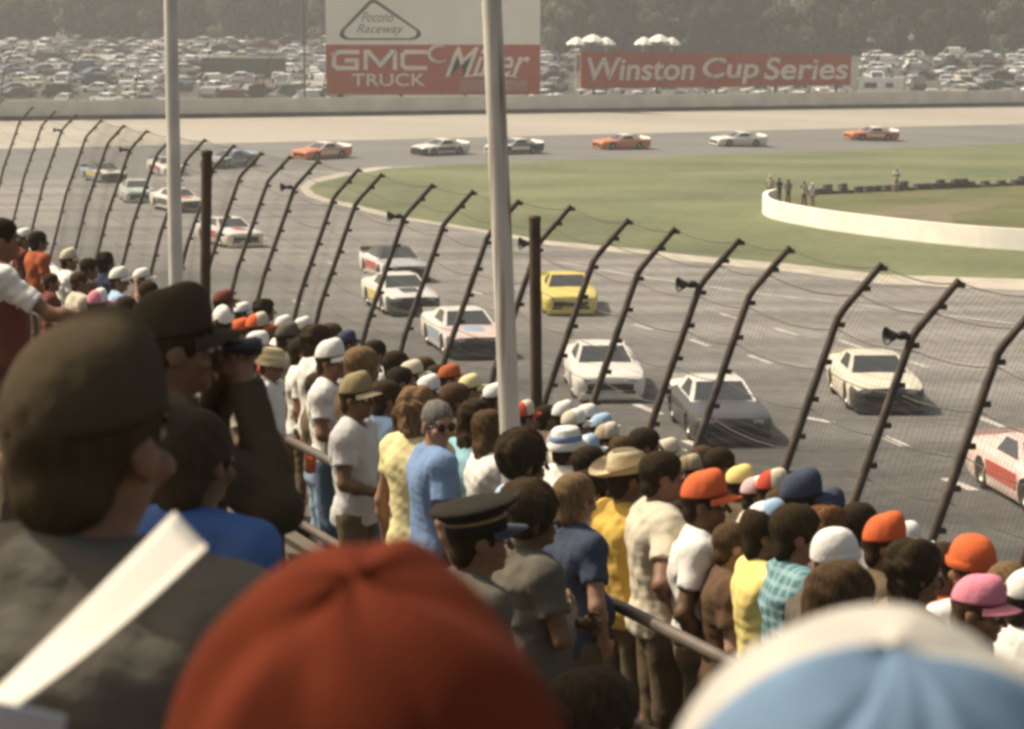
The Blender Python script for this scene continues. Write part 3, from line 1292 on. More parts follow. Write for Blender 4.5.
def visor_mesh(L=.072, rx=.088, ry=.106, span=64):
    mb = MB()
    n, m = 18, 6
    V = []
    for side in (0, 1):
        for j in range(m + 1):
            t = j / m
            for i in range(n + 1):
                a = R(90 - span + 2 * span * i / n)
                x0, y0 = rx * 1.0 * math.cos(a), ry * math.sin(a) - .006
                e = math.sin(PI * i / n) ** .6
                x = x0 * (1 + .06 * t)
                y = y0 + L * t * e
                z = .016 - .030 * (x / rx) ** 2 * (.5 + .5 * t) - .012 * t - (.004 if side else 0)
                V.append((x, y, z))
    F = []
    N = (m + 1) * (n + 1)
    for j in range(m):
        for i in range(n):
            a = j * (n + 1) + i
            F.append((a, a + 1, a + n + 2, a + n + 1))
            F.append((a + N, a + N + n + 1, a + N + n + 2, a + N + 1))
    for i in range(n):
        a = m * (n + 1) + i
        F.append((a, a + 1, a + 1 + N, a + N))
        F.append((i, i + N, i + 1 + N, i + 1))
    mb.add(V, F, 0, True)
    return mb.mesh('visor')


def hat_mesh(kind):
    mb = MB()
    if kind == 'cowboy':
        n = 40
        prof_ = [(.176, .030), (.150, .016), (.115, .014), (.094, .022), (.090, .060), (.084, .105), (.070, .125), (.045, .118), (.0, .108)]
        V, Fs = [], []
        for (r, z) in prof_:
            for i in range(n):
                a = 2 * PI * i / n
                c, s_ = math.cos(a), math.sin(a)
                zz = z + (.045 * c * c * max(0, (r - .10) / .076) if r > .1 else 0)
                if r > .1:
                    zz -= .012 * abs(s_) * (r - .1) / .076
                if r < .075:
                    zz -= .02 * math.exp(-(r * c / .03) ** 2)
                V.append((r * c, r * s_ * 1.16, zz))
        for j in range(len(prof_) - 1):
            for i in range(n):
                Fs.append((j * n + i, j * n + (i + 1) % n, (j + 1) * n + (i + 1) % n, (j + 1) * n + i))
        mb.add(V, Fs, 0, True)
        V2 = [(x * .985, y * .985, z - .006) for (x, y, z) in V[:4 * n]]
        mb.add(V2, [(j * n + i, (j + 1) * n + i, (j + 1) * n + (i + 1) % n, j * n + (i + 1) % n) for j in range(3) for i in range(n)], 0, True)
        mb.lathe([(.096, .024), (.0975, .028), (.0965, .048), (.093, .052)], 32, 1, M=Matrix.Diagonal((1, 1.16, 1, 1)))
    elif kind == 'bucket':
        mb.lathe([(.135, -.022), (.138, -.018), (.098, .022), (.092, .045), (.083, .095), (.070, .110), (0, .112)], 36, 0, M=Matrix.Diagonal((1, 1.16, 1, 1)))
        mb.lathe([(.132, -.025), (.094, .018)], 36, 0, M=Matrix.Diagonal((1, 1.16, 1, 1)))
        mb.lathe([(.099, .024), (.101, .028), (.0975, .058), (.092, .062)], 36, 1, M=Matrix.Diagonal((1, 1.16, 1, 1)))
    elif kind == 'knit':
        n, m = 40, 14
        V, Fs = [], []
        for j in range(m + 1):
            p = -.12 + j / m * (PI / 2 + .12)
            for i in range(n):
                a = 2 * PI * i / n
                k = 1 + .02 * math.cos(a * 20)
                V.append((.096 * k * math.cos(p) ** .7 * math.cos(a) if p > 0 else .096 * k * math.cos(a), (.112 * k * (math.cos(p) ** .7 if p > 0 else 1)) * math.sin(a) - .01, .01 + .115 * math.sin(p)))
        for j in range(m):
            for i in range(n):
                Fs.append((j * n + i, j * n + (i + 1) % n, (j + 1) * n + (i + 1) % n, (j + 1) * n + i))
        mb.add(V, Fs, 0, True)
        mb.lathe([(.099, -.015), (.104, -.005), (.104, .018), (.098, .026)], 36, 1, M=Matrix.Diagonal((1, 1.15, 1, 1)))
    elif kind == 'peaked':
        q = Matrix.Translation((0, -.005, 0)) @ Matrix.Rotation(R(7), 4, 'X')
        e = Matrix.Diagonal((1, 1.12, 1, 1))
        mb.lathe([(.094, .008), (.095, .045), (.100, .055), (.135, .082), (.140, .090), (.134, .098), (.08, .104), (0, .106)], 40, 0, M=q @ e)
        mb.lathe([(.0955, .038), (.0985, .040), (.0985, .049), (.0965, .052)], 40, 1, M=q @ e)
        mb.lathe([(.096, .006), (.0975, .008), (.0972, .034), (.096, .036)], 40, 2, M=q @ e)
    return mb.mesh(kind)


CROWN = cap_crown()
CROWN_HI = cap_crown(hi=.112, front=.03, seed=5)
VISOR = visor_mesh()
HATS = {k: hat_mesh(k) for k in ('cowboy', 'bucket', 'knit', 'peaked')}
SUNG = MB()
for s_ in (1, -1):
    SUNG.lathe([(0, .004), (.022, .003), (.024, 0), (.022, -.003), (0, -.004)], 14, M=Matrix.Translation((s_ * .032, .101, .002)) @ Matrix.Rotation(PI / 2, 4, 'X'))
    SUNG.tube([(s_ * .054, .097, .006), (s_ * .080, .06, .004), (s_ * .082, -.005, .0)], .0022, 6)
SUNG.tube([(-.01, .108, .004), (.01, .108, .004)], .002, 6)
SUNGM = SUNG.mesh('sunglasses')

# palette --------------------------------------------------------------
SK = {'t': mat('skin tan', (.30, .165, .095), rough=.55, var=.10, scale=20), 'd': mat('skin sunburnt', (.21, .105, .055), rough=.55, var=.12, scale=20),
      'k': mat('skin dark', (.13, .070, .030), rough=.5, var=.12, scale=20), 'p': mat('skin light', (.40, .245, .155), rough=.55, var=.1, scale=20)}
M_eye = mat('eye white', (.55, .50, .44), rough=.3, var=.02)
M_iris = mat('eye dark', (.03, .02, .015), rough=.25, var=.02)
C = dict(jet=(.024, .020, .014), pale=(.52, .50, .46), white=(.72, .68, .60), cream=(.56, .49, .36), grey=(.30, .28, .25), dark=(.125, .092, .052), umber=(.062, .045, .024), coal=(.125, .11, .084), black=(.060, .044, .024), navy=(.055, .064, .092),
         blue=(.18, .26, .40), lblue=(.34, .46, .58), royal=(.07, .13, .30), teal=(.26, .45, .47), dteal=(.10, .20, .21), yellow=(.72, .58, .20), gold=(.62, .40, .09),
         lemon=(.66, .56, .28), orange=(.62, .13, .045), red=(.50, .075, .04), rust=(.38, .10, .04), pink=(.62, .22, .27), rose=(.62, .40, .38), tan=(.40, .31, .19), camo=(.26, .21, .11),
         brown=(.12, .07, .04), jean=(.10, .14, .20), ljean=(.30, .38, .45), khaki=(.30, .24, .15), straw=(.52, .42, .25), green=(.10, .13, .06), maroon=(.16, .05, .035), charcoal=(.115, .100, .076))
HC = dict(umber=(.052, .036, .018), black=(.030, .020, .009), dark=(.042, .027, .013), brown=(.075, .045, .022), light=(.17, .105, .05), grey=(.16, .145, .125), auburn=(.13, .06, .025), blond=(.30, .21, .11))


def cm(n):
    return cloth(n, C[n])


def hm(n):
    k = 'hair ' + n
    if k in MATS:
        return MATS[k]
    m = mat(k, HC[n], rough=.85, var=.22 if n == 'umber' else .45, scale=30, bump=.1 if n == 'umber' else .3, bscale=60, spec=.08)
    nt = m.node_tree
    tc = [q for q in nt.nodes if q.bl_idname == 'ShaderNodeTexCoord'][0]
    mp = nt.nodes.new('ShaderNodeMapping')
    mp.inputs['Scale'].default_value = (3.2, 3.2, .42)
    nt.links.new(tc.outputs['Object'], mp.inputs['Vector'])
    for q in nt.nodes:
        if q.bl_idname == 'ShaderNodeTexNoise':
            nt.links.new(mp.outputs['Vector'], q.inputs['Vector'])
    return m


POSES = {}


def pose(name, *a, **k):
    POSES[name] = (a, k)


pose('stand', 'down', 'down', hyaw=R(-6), seed=1)
pose('stand_down', 'pocket', 'down', hyaw=R(-15), hpitch=R(-8), seed=2)
pose('rail', 'rail', 'rail', hyaw=R(-10), seed=3)
pose('fold', 'fold', 'fold2', hyaw=R(-14), seed=4, belly=.02)
pose('hip', 'down', 'hip', hyaw=R(-5), seed=5)
pose('shade', 'down', 'shade', hyaw=R(-18), seed=6)
pose('tucked', 'pocket', 'pocket', hyaw=R(-8), seed=7, hem=.98)
pose('big', 'down', 'pocket', hyaw=R(4), seed=8, belly=.07)
pose('woman', 'down', 'fold2', build='w', hyaw=R(-8), seed=9, sleeve=.5)
pose('woman_hip', 'hip', 'down', build='w', hyaw=R(10), seed=10, sleeve=.35)
pose('long', 'pocket', 'rail', hyaw=R(-4), seed=11, longsleeve=True)
pose('facing', 'down', 'rail', hyaw=R(12), hpitch=R(-4), seed=12)
pose('look_back', 'pocket', 'down', hyaw=R(-78), hpitch=R(-6), seed=15)
pose('arm_up', 'down', 'up', hyaw=R(-10), seed=13)
pose('reach', 'down', 'reach', hyaw=R(-20), hpitch=R(-12), seed=14)
CACHE = {}


def get_pose(n):
    if n not in CACHE:
        a, k = POSES[n]
        CACHE[n] = person_meshes(*a, **k)
    return CACHE[n]


def dress_head(root, hmat, head, scale=1.0):
    """head: list of tuples: ('hair',style,colour) ('cap',front,rear,visor,tall) ('hat',kind,colour,band) ('glasses',)"""
    if any(t[0] in ('cap', 'hat') for t in head) and not any(t[0] == 'hair' for t in head):
        head = [('hair', 'short', 'dark')] + list(head)
    for it in head:
        if it[0] == 'hair':
            obj('hair', HAIR[it[1]], root, hm(it[2]), hmat)
        elif it[0] == 'cap':
            tilt = Matrix.Rotation(R(it[5] if len(it) > 5 else 4), 4, 'X')
            c = obj('cap', CROWN_HI if (len(it) > 4 and it[4]) else CROWN, root, [cm(it[1]), cm(it[2]), cm(it[3])], hmat @ Matrix.Translation((0, -.004, .028)) @ tilt)
            obj('visor', VISOR, c, cm(it[3]))
        elif it[0] == 'hat':
            ms = [cm(it[2]), cm(it[3])]
            if it[1] == 'peaked':
                ms[1] = mat('hat braid', (.26, .19, .07), rough=.5, var=.2, scale=40)
            ms.append(cm('jet'))
            c = obj('hat', HATS[it[1]], root, ms, hmat @ Matrix.Translation((0, -.006, .032)) @ Matrix.Rotation(R(3), 4, 'X'))
            if it[1] == 'peaked':
                obj('visor', VISOR, c, mat('patent peak', (.02, .018, .015), rough=.25, var=.05, coat=.5))
        elif it[0] == 'glasses':
            obj('sunglasses', SUNGM, root, mat('dark lens', (.012, .010, .009), rough=.2, var=.05), hmat)


def make_person(P, loc, rz, h, head, shirt, trousers, skin, label, group='spectators in the stand', sx=1.0, shoes='dark'):
    """loc: the feet; h: full height"""
    k = h / 1.75
    S = Matrix.Translation(loc) @ Matrix.Rotation(rz, 4, 'Z') @ Matrix.Diagonal((k * sx, k * sx, k, 1))
    root = obj('person', P['body'], None, [SK[skin], M_eye, M_iris])
    root.matrix_world = S
    tag(root, label, 'person', group)
    obj('shirt', P['shirt'], root, shirt if not isinstance(shirt, str) else cm(shirt))
    obj('trousers', P['trousers'], root, cm(trousers))
    obj('shoes', P['shoes'], root, cm(shoes))
    dress_head(root, P['head'], head)
    return root


SEATED = []


def crowd(px, py, s, face, posen, head, shirt, trousers, skin, label, h=None, free=False):
    """put the top of a person's head where the photograph shows it, on the nearest row of the stand"""
    extra = .035 if any(t[0] in ('cap', 'hat') for t in head) else .02
    best = None
    d = ray(px, py)
    for i in range(0, NROW):
        for bench in (0, .425):
            v = ROW0 + ROWP * i + ((-.26 if i > 1 else .10) if bench else .10)
            t = v / d.dot(VD)
            p = CO + d * t
            z = floor_z(i) + bench
            hh = p.z - extra - z
            if hh < 1.22 or hh > 2.05:
                continue
            cost = abs(math.log((FPX / t) / s)) * 1.4 + max(0, abs(hh - 1.72) - .14) * 1.3 + (.12 if bench else 0)
            if best is None or cost < best[0]:
                best = (cost, i, p, z, hh, t, bench)
    if best is None:
        print('NO ROW', label)
        return None
    cost, i, p, z, hh, t, bench = best
    hh = min(1.97, max(1.22, hh))
    loc = Vector((p.x, p.y, z))
    P = get_pose(posen)
    if cost > .35:
        print('fit %.2f row %d h %.2f bench %.2f s %.0f/%.0f' % (cost, i, hh, bench, FPX / t, s), label)
    # the head centre leaves the feet a little: aim the head, not the feet
    rz = R(face + random.uniform(-14, 14)) - PI / 2
    off = Matrix.Rotation(rz, 3, 'Z') @ Vector((P['head'].translation.x, P['head'].translation.y, 0)) * (hh / 1.75)
    loc -= off
    if bench:
        loc.z = z
    return make_person(P, loc, rz, hh, head, shirt, trousers, skin, label, sx=random.uniform(.97, 1.06))


def cap(f, r=None, v=None, tall=0, tilt=4):
    return ('cap', f, r or f, v or f, tall, tilt)


def hair(st, c):
    return ('hair', st, c)


sh = hair('short', 'dark')
TEALP = plaid('teal plaid', C['dteal'], (.30, .42, .42))
STRIPE = plaid('blue white check', C['lblue'], (.6, .6, .58))
PEOPLE = [
    (150, 281, 96, 15, 'stand', [hair('full', 'dark')], 'white', 'dark', 'd', 'person with dark hair and white shirt just left of the clean pale pole'),
    (188, 286, 96, 20, 'stand', [cap('grey')], 'navy', 'dark', 'd', 'person in a grey cap between the clean pale pole and the brown post'),
    (80, 270, 95, 15, 'stand', [hair('short', 'brown')], 'cream', 'dark', 'd', 'person with brown hair and cream shirt behind the cream cap at far left'),
    (333, 323, 108, 20, 'stand', [hair('full', 'brown')], 'cream', 'dark', 'd', 'person with brown hair and cream shirt at the fence above the white polo'),
    (303, 338, 128, 15, 'stand', [hair('full', 'black')], 'white', 'dark', 'd', 'person with black hair and white tee shirt left of the tall white cap'),
    (426, 357, 114, 20, 'stand', [hair('full', 'brown')], 'lblue', 'dark', 'd', 'person with brown hair and pale blue shirt at the fence below the stripe fronted car'),
    (470, 374, 124, 20, 'stand', [cap('lemon')], 'white', 'dark', 'd', 'person in a pale lemon cap left of the streaked pole'),
    (512, 418, 150, 20, 'stand', [hair('short', 'grey')], 'lblue', 'dark', 't', 'grey haired person in a pale blue shirt at the foot of the streaked pole'),
    (668, 438, 136, 20, 'stand', [cap('cream')], 'white', 'dark', 'd', 'person in a cream cap at the fence behind the tall dark head'),
    (705, 446, 140, 15, 'stand', [hair('full', 'brown')], 'white', 'dark', 'd', 'person with brown hair at the fence above the orange cap'),
    (785, 486, 185, 15, 'stand', [hair('short', 'brown')], 'white', 'dark', 't', 'person with short brown hair left of the tall navy cap'),
    (862, 503, 185, 20, 'stand', [hair('full', 'black')], 'grey', 'dark', 'd', 'person with black hair at the fence left of the orange visor cap'),
    (905, 522, 200, 15, 'stand', [cap('white', 'cream', 'white')], 'cream', 'dark', 'd', 'person in a white and cream cap right of the orange visor cap'),
    (945, 540, 215, 20, 'stand', [hair('short', 'dark')], 'rust', 'dark', 'd', 'person in a rust shirt left of the orange knitted cap'),
    # ---- far left
    (24, 228, 80, 15, 'stand', [cap('white')], 'maroon', 'dark', 'd', 'person in a plain white cap at the far left edge behind the orange shirt'),
    (39, 231, 82, 20, 'stand', [hair('full', 'black')], 'rust', 'dark', 'd', 'person in an orange red shirt with dark hair at the far left'),
    (69, 249, 86, 25, 'rail', [cap('cream', 'cream', 'cream', 1)], 'white', 'dark', 'd', 'person in a cream cap and loose white shirt at the far left'),
    (90, 258, 84, 20, 'stand', [hair('full', 'black')], 'dark', 'dark', 'd', 'person in dark clothes with black hair right beside the cream cap'),
    (106, 252, 84, 30, 'stand', [hair('curly', 'black')], 'navy', 'dark', 'd', 'person with bushy black hair nearest the fence at far left'),
    (119, 268, 95, 10, 'shade', [cap('white', 'white', 'white', 1)], 'lblue', 'dark', 'd', 'person in a white cap and pale blue shirt left of the pale pole'),
    (142, 268, 92, 15, 'stand', [cap('white', 'white', 'white')], 'dark', 'dark', 'd', 'person in a flat white cap just above the dark peaked cap'),
    (98, 290, 110, 35, 'stand', [cap('white', 'pink', 'pink', 1)], 'maroon', 'dark', 'd', 'person in a pink cap with a white front at left'),
    (52, 272, 92, 20, 'fold', [hair('short', 'dark')], 'maroon', 'dark', 'd', 'person in a maroon shirt bending behind the white shirt at far left'),
    (128, 296, 108, 15, 'stand', [hair('full', 'dark')], 'charcoal', 'dark', 'd', 'person with dark hair between the pink cap and the peaked dark cap'),
    # ---- left group near the brown post
    (222, 308, 128, 85, 'big', [cap('white', 'white', 'white', 1), ('glasses',)], 'black', 'dark', 'd', 'person in a round white cap and black jacket right of the man with binoculars'),
    (224, 290, 95, 20, 'stand', [cap('maroon', 'maroon', 'maroon')], 'dark', 'dark', 'd', 'person in a dull maroon cap beside the brown post'),
    (243, 302, 92, 20, 'stand', [cap('white')], 'grey', 'dark', 'd', 'person in a small white cap left of the bushy dark head'),
    (265, 299, 95, 20, 'stand', [hair('curly', 'black')], 'dark', 'dark', 'd', 'person with bushy black hair in the front row right of the brown post'),
    (241, 318, 118, 20, 'stand', [cap('orange')], 'white', 'dark', 'd', 'person in an orange cap and white shirt beside the round white cap'),
    (258, 314, 110, 15, 'stand', [cap('cream', 'orange', 'orange', 1)], 'rust', 'dark', 'd', 'person in an orange cap with a cream front panel'),
    (257, 330, 125, 15, 'stand_down', [cap('white', 'white', 'cream')], 'red', 'dark', 'd', 'person in a white cap and red shirt below the orange caps'),
    (288, 322, 125, 20, 'stand', [cap('charcoal')], 'charcoal', 'dark', 'd', 'person in a charcoal cap and charcoal shirt behind the white shirts'),
    (246, 357, 150, 10, 'rail', [hair('short', 'dark')], 'cream', 'dark', 'd', 'person in a cream tee shirt half hidden at the end of the men in white'),
    (272, 347, 140, 0, 'stand_down', [('hat', 'bucket', 'straw', 'lemon')], 'white', 'dark', 'd', 'person in a yellow straw sun hat and white shirt'),
    (284, 315, 100, 20, 'stand', [cap('white', 'white', 'red')], 'white', 'dark', 'd', 'person in a white cap with red visor in the front row'),
    (303, 318, 104, 20, 'stand', [cap('white', 'white', 'orange', 1)], 'grey', 'dark', 'd', 'person in a tall white cap with orange visor in the front row'),
    (318, 325, 135, 15, 'stand', [hair('curly', 'dark')], 'white', 'dark', 'd', 'person with bushy dark hair and white tee shirt behind the white polo'),
    (331, 341, 152, 0, 'rail', [cap('white', 'white', 'white', 1)], 'white', 'jean', 'd', 'man in a tall white cap and white polo shirt holding an orange cup'),
    (357, 374, 165, -8, 'rail', [cap('camo', 'camo', 'straw', 1)], 'pale', 'dark', 'k', 'man in a tan camouflage cap and pale grey tee shirt with dark face'),
    (347, 330, 105, 20, 'stand', [cap('navy')], 'navy', 'dark', 'd', 'person in a navy cap in the front row above the camouflage cap'),
    (364, 347, 150, 25, 'stand', [hair('full', 'light')], 'brown', 'dark', 'd', 'person with light brown full hair between the white and camouflage caps'),
    (377, 340, 108, 20, 'stand', [hair('full', 'black')], 'white', 'dark', 'd', 'person with black hair and a white collar in the front row'),
    (398, 351, 118, 20, 'stand', [hair('full', 'black')], 'dark', 'dark', 'd', 'person with round black hair above the blue checked shirt'),
    (412, 360, 118, 20, 'stand', [cap('cream', 'cream', 'cream')], 'grey', 'dark', 'd', 'person in a flat cream cap in the front row before the stripe fronted car'),
    (402, 365, 140, 25, 'fold', [hair('short', 'black')], STRIPE, 'jean', 'd', 'person in a blue and white checked shirt with black hair'),
    (388, 380, 150, 20, 'stand', [hair('full', 'dark')], 'jean', 'jean', 'd', 'person in a denim blue shirt behind the yellow shirt'),
    (429, 376, 130, 20, 'stand', [cap('white', 'white', 'white', 1)], 'dark', 'dark', 'd', 'person in a bright white cap above the light brown curly hair'),
    (420, 387, 178, 40, 'woman', [hair('curly', 'light')], 'lemon', 'dark', 't', 'woman in a pale yellow top with light brown curly hair'),
    (410, 402, 160, 35, 'woman', [hair('full', 'brown')], 'rose', 'dark', 't', 'woman in a pink top between the yellow top and the blue shirt'),
    (438, 398, 190, 8, 'look_back', [hair('short', 'grey'), ('glasses',)], 'blue', 'navy', 't', 'grey haired man in sunglasses and a blue shirt looking back towards the camera'),
    (440, 365, 122, 20, 'stand', [hair('full', 'dark')], 'brown', 'dark', 'd', 'person with dark brown hair in the front row above the grey haired man'),
    (458, 383, 140, 20, 'stand', [hair('full', 'brown')], 'dark', 'dark', 'd', 'person with brown hair beside the rust streaked pole'),
    (450, 364, 115, 20, 'stand', [cap('rust')], 'dark', 'dark', 'd', 'person in a rust red cap in the front row left of the streaked pole'),
    (495, 383, 118, 20, 'stand', [cap('white')], 'charcoal', 'dark', 'd', 'person in a white cap half behind the streaked pole'),
    (478, 397, 168, 50, 'woman_hip', [hair('long', 'dark')], 'teal', 'dark', 't', 'woman in a teal tee shirt with long dark brown hair and hand on hip'),
    (493, 408, 178, 20, 'woman', [hair('long', 'brown')], 'white', 'dark', 't', 'woman in a white blouse with long brown hair left of the streaked pole'),
    # ---- middle, right of the pole
    (524, 402, 118, 25, 'stand', [cap('cream', 'red', 'red', 1)], 'dark', 'dark', 'd', 'person in a red cap with a cream front beside the shorter brown post'),
    (549, 405, 118, 20, 'stand', [hair('full', 'black')], 'dark', 'dark', 'd', 'person with black hair just right of the shorter brown post'),
    (564, 402, 120, 15, 'stand', [cap('white', 'white', 'white', 1)], 'grey', 'dark', 'd', 'person in a white cap leftmost of the white caps below the white car'),
    (574, 409, 126, 15, 'stand', [cap('white', 'cream', 'white')], 'cream', 'dark', 'd', 'person in a cream backed white cap between the white caps below the white car'),
    (587, 404, 122, 10, 'stand', [cap('white', 'white', 'white')], 'grey', 'dark', 'd', 'person in a low white cap second from the right below the white car'),
    (602, 413, 126, 0, 'stand', [cap('lblue', 'lblue', 'white')], 'lblue', 'dark', 'd', 'person in a pale blue cap with white visor below the white car'),
    (567, 426, 170, 45, 'big', [('hat', 'bucket', 'white', 'blue')], 'white', 'dark', 'd', 'big person in a white sun hat with blue band and white shirt'),
    (588, 434, 145, 20, 'stand', [cap('lblue', 'white', 'white')], 'grey', 'dark', 'd', 'person in a small white and pale blue cap right of the sun hat'),
    (592, 446, 160, 20, 'stand', [hair('full', 'black')], 'white', 'dark', 'd', 'person with black hair and white shirt right of the big white shirt'),
    (608, 424, 135, 15, 'fold', [cap('cream', 'tan', 'tan', 1)], 'brown', 'dark', 'd', 'person in a cream and tan cap above the cowboy hat'),
    (625, 436, 140, 20, 'stand', [hair('full', 'brown')], 'dark', 'dark', 'd', 'person with brown hair in the front row above the cowboy hat'),
    (647, 428, 135, 20, 'stand', [hair('full', 'black')], 'charcoal', 'dark', 'd', 'person with black hair at the foot of a fence post below the dark car'),
    (652, 452, 142, 20, 'stand', [cap('white')], 'brown', 'dark', 'd', 'person in a white cap between the cowboy hat and the tall dark head'),
    (526, 436, 205, 30, 'stand', [hair('afro', 'black')], 'lblue', 'dark', 'k', 'person with round black afro and pale blue shirt right of the streaked pole'),
    (533, 488, 255, 35, 'fold', [hair('afro', 'dark')], 'charcoal', 'dark', 'k', 'person with a round dark afro and charcoal shirt beside the peaked officer cap'),
    (577, 473, 215, 40, 'big', [hair('full', 'light')], 'navy', 'dark', 't', 'person with light brown hair and a navy shirt below the big white shirt'),
    (592, 470, 195, 30, 'long', [hair('full', 'black')], 'navy', 'jean', 'd', 'person with black hair and a denim navy shirt left of the gold shirt'),
    (628, 451, 190, 20, 'hip', [('hat', 'cowboy', 'straw', 'tan')], 'gold', 'dark', 'd', 'man in a straw cowboy hat and gold yellow shirt'),
    (664, 449, 200, 20, 'hip', [hair('short', 'black')], 'cream', 'dark', 'd', 'tall man in a loose cream tee shirt with short black hair'),
    (682, 496, 180, 0, 'stand', [hair('short', 'dark')], 'maroon', 'dark', 'd', 'person in a maroon shirt between the cream and the white tee shirts'),
    (690, 454, 150, 15, 'stand', [cap('tan', 'camo', 'tan')], 'brown', 'dark', 'd', 'person in a dull tan cap behind the orange cap'),
    (722, 448, 145, 20, 'stand', [hair('full', 'black')], 'dark', 'dark', 'd', 'person with black hair in the front row below the dark car'),
    (706, 473, 215, 5, 'tucked', [hair('short', 'black'), cap('orange', 'orange', 'orange', 1)], 'white', 'dark', 'k', 'man in a bright orange cap and white tee shirt with dark arms'),
    (741, 465, 150, 20, 'stand', [cap('yellow', 'yellow', 'yellow')], 'dark', 'dark', 'd', 'person in a small yellow cap in the front row'),
    (757, 476, 155, 15, 'stand', [cap('white', 'rose', 'white')], 'cream', 'dark', 'd', 'person in a white and pale pink cap left of the red cap'),
    (774, 471, 165, 10, 'stand', [cap('cream', 'red', 'red', 1)], 'dark', 'dark', 'd', 'person in a red cap with cream front left of the navy caps'),
    (803, 473, 195, 15, 'stand', [hair('short', 'dark'), cap('navy', 'navy', 'navy', 1)], 'dark', 'dark', 'd', 'person in a tall navy cap right of the red cap'),
    (735, 520, 205, -5, 'facing', [hair('short', 'brown')], 'brown', 'dark', 'p', 'person with a pale upturned face beside the yellow tee shirt'),
    (768, 503, 212, 15, 'shade', [hair('full', 'black'), cap('lblue', 'white', 'lblue', 1)], 'yellow', 'dark', 'd', 'person in a pale blue and white cap and bright yellow tee shirt'),
    (800, 505, 225, 10, 'fold', [hair('full', 'black')], TEALP, 'dark', 'd', 'person in a teal plaid shirt with black hair'),
    # ---- right
    (829, 488, 180, 15, 'stand', [cap('navy', 'navy', 'navy')], 'navy', 'dark', 'd', 'person in a low dark navy cap and navy shirt in the front row at right'),
    (830, 507, 215, 25, 'stand', [hair('curly', 'auburn')], 'tan', 'dark', 't', 'person with curly auburn hair above the white knitted cap'),
    (855, 515, 195, 20, 'stand', [cap('grey', 'camo', 'grey')], 'charcoal', 'dark', 'd', 'person in a mottled grey cap left of the orange visor cap'),
    (838, 529, 235, 30, 'stand', [('hat', 'knit', 'white', 'white')], 'charcoal', 'dark', 'd', 'person in a round white knitted cap at right'),
    (845, 558, 345, 45, 'woman', [hair('long', 'brown')], 'white', 'dark', 't', 'woman with thick long brown hair and white top behind the pale blue cap'),
    (887, 516, 222, 0, 'stand', [hair('short', 'dark'), cap('orange', 'orange', 'cream', 1)], 'dark', 'dark', 'd', 'person in an orange cap with cream visor and dark shirt at right'),
    (918, 541, 240, 20, 'stand', [hair('curly', 'black')], 'dark', 'dark', 'd', 'person with bushy black hair and dark shirt between the orange caps at right'),
    (971, 536, 228, 110, 'stand', [('hat', 'knit', 'orange', 'orange')], 'white', 'dark', 'd', 'person in an orange knitted cap and white shirt at the right edge'),
    (980, 573, 285, -5, 'stand_down', [hair('short', 'brown'), cap('pink', 'pink', 'pink')], 'charcoal', 'dark', 'd', 'person in a bright pink cap at the right edge'),
    (1011, 559, 230, 20, 'stand', [hair('short', 'light')], 'brown', 'dark', 'd', 'person with short light brown hair right of the pink cap'),
    (1030, 568, 240, 20, 'stand', [cap('white')], 'white', 'dark', 'd', 'person in a white cap cut off by the right edge'),
    (598, 668, 560, 35, 'stand', [hair('full', 'dark')], 'dark', 'dark', 'd', 'person with large dark hair low beside the red cap'),
    (480, 497, 330, 20, 'stand', [hair('short', 'black'), ('hat', 'peaked', 'jet', 'gold')], 'charcoal', 'black', 'd', 'officer in a black peaked cap with a gold band'),
    (322, 372, 150, 10, 'tucked', [hair('full', 'dark')], 'dark', 'ljean', 'd', 'person in dark shirt and pale jeans between the men in white'),
]
for a in PEOPLE:
    crowd(*a)

# ------------------------------------------------------------------ things people hold
cup = MB()
cup.lathe([(0, 0), (.030, 0), (.040, .11), (.037, .11), (.028, .005), (0, .005)], 16)
cpm = cup.mesh('drink_cup')
for nm, px, py, dist, lab in (('drink_cup', 311, 472, 15.4, 'orange paper cup held by the man in the white polo shirt'),):
    o = obj('drink_cup', cpm, None, cm('orange'))
    o.location = along(px, py, dist)
    tag(o, lab, 'cup')

# ------------------------------------------------------------------ foreground people
def big_person(px, py, dist, face, P, head_fn, shirt, trousers, skin, label, row, h=None, extra=.03, sx=1.0, bench=True):
    p = along(px, py, dist)
    z = floor_z(row) + (.425 if bench else 0)
    hh = (p.z - extra - z)
    rz = R(face) - PI / 2
    k = hh / 1.75
    off = Matrix.Rotation(rz, 3, 'Z') @ Vector((P['head'].translation.x * sx, P['head'].translation.y * sx, 0)) * k
    loc = Vector((p.x, p.y, z)) - off
    r = make_person(P, loc, rz, hh, [], shirt, trousers, skin, label, sx=sx)
    head_fn(r, P['head'])
    print('big', label[:30], 'h %.2f' % hh)
    return r, P


FINE = dict(h=.0085)
BIG_CROWN = cap_crown(hi=.122, rx=.114, ry=.128, front=.010, fine=3, wob=.0042, seed=8, folds=((224, .22, .008),))
BIG_CROWN2 = cap_crown(hi=.112, rx=.108, ry=.122, front=.002, back=.022, fine=3, wob=.0022, seed=21, folds=((250, .10, .004), (292, .12, .004)))
BIG_VISOR = visor_mesh(L=.075, rx=.108, ry=.124)


def big_cloth(name, col):
    return mat('weave ' + name, col, rough=.95, var=.10, scale=30, bump=.35, bscale=420, spec=.08)


def red_head(r, H):
    obj('hair', HAIR['short'], r, hm('dark'), H)
    c = obj('cap', BIG_CROWN, r, [big_cloth('rust red', (.115, .021, .0075)), big_cloth('rust red', (.115, .021, .0075)), big_cloth('rust red', (.115, .021, .0075))],
            H @ Matrix.Translation((0, -.004, .022)) @ Matrix.Rotation(R(10), 4, 'X'))
    obj('visor', BIG_VISOR, c, big_cloth('rust red', (.115, .021, .0075)))


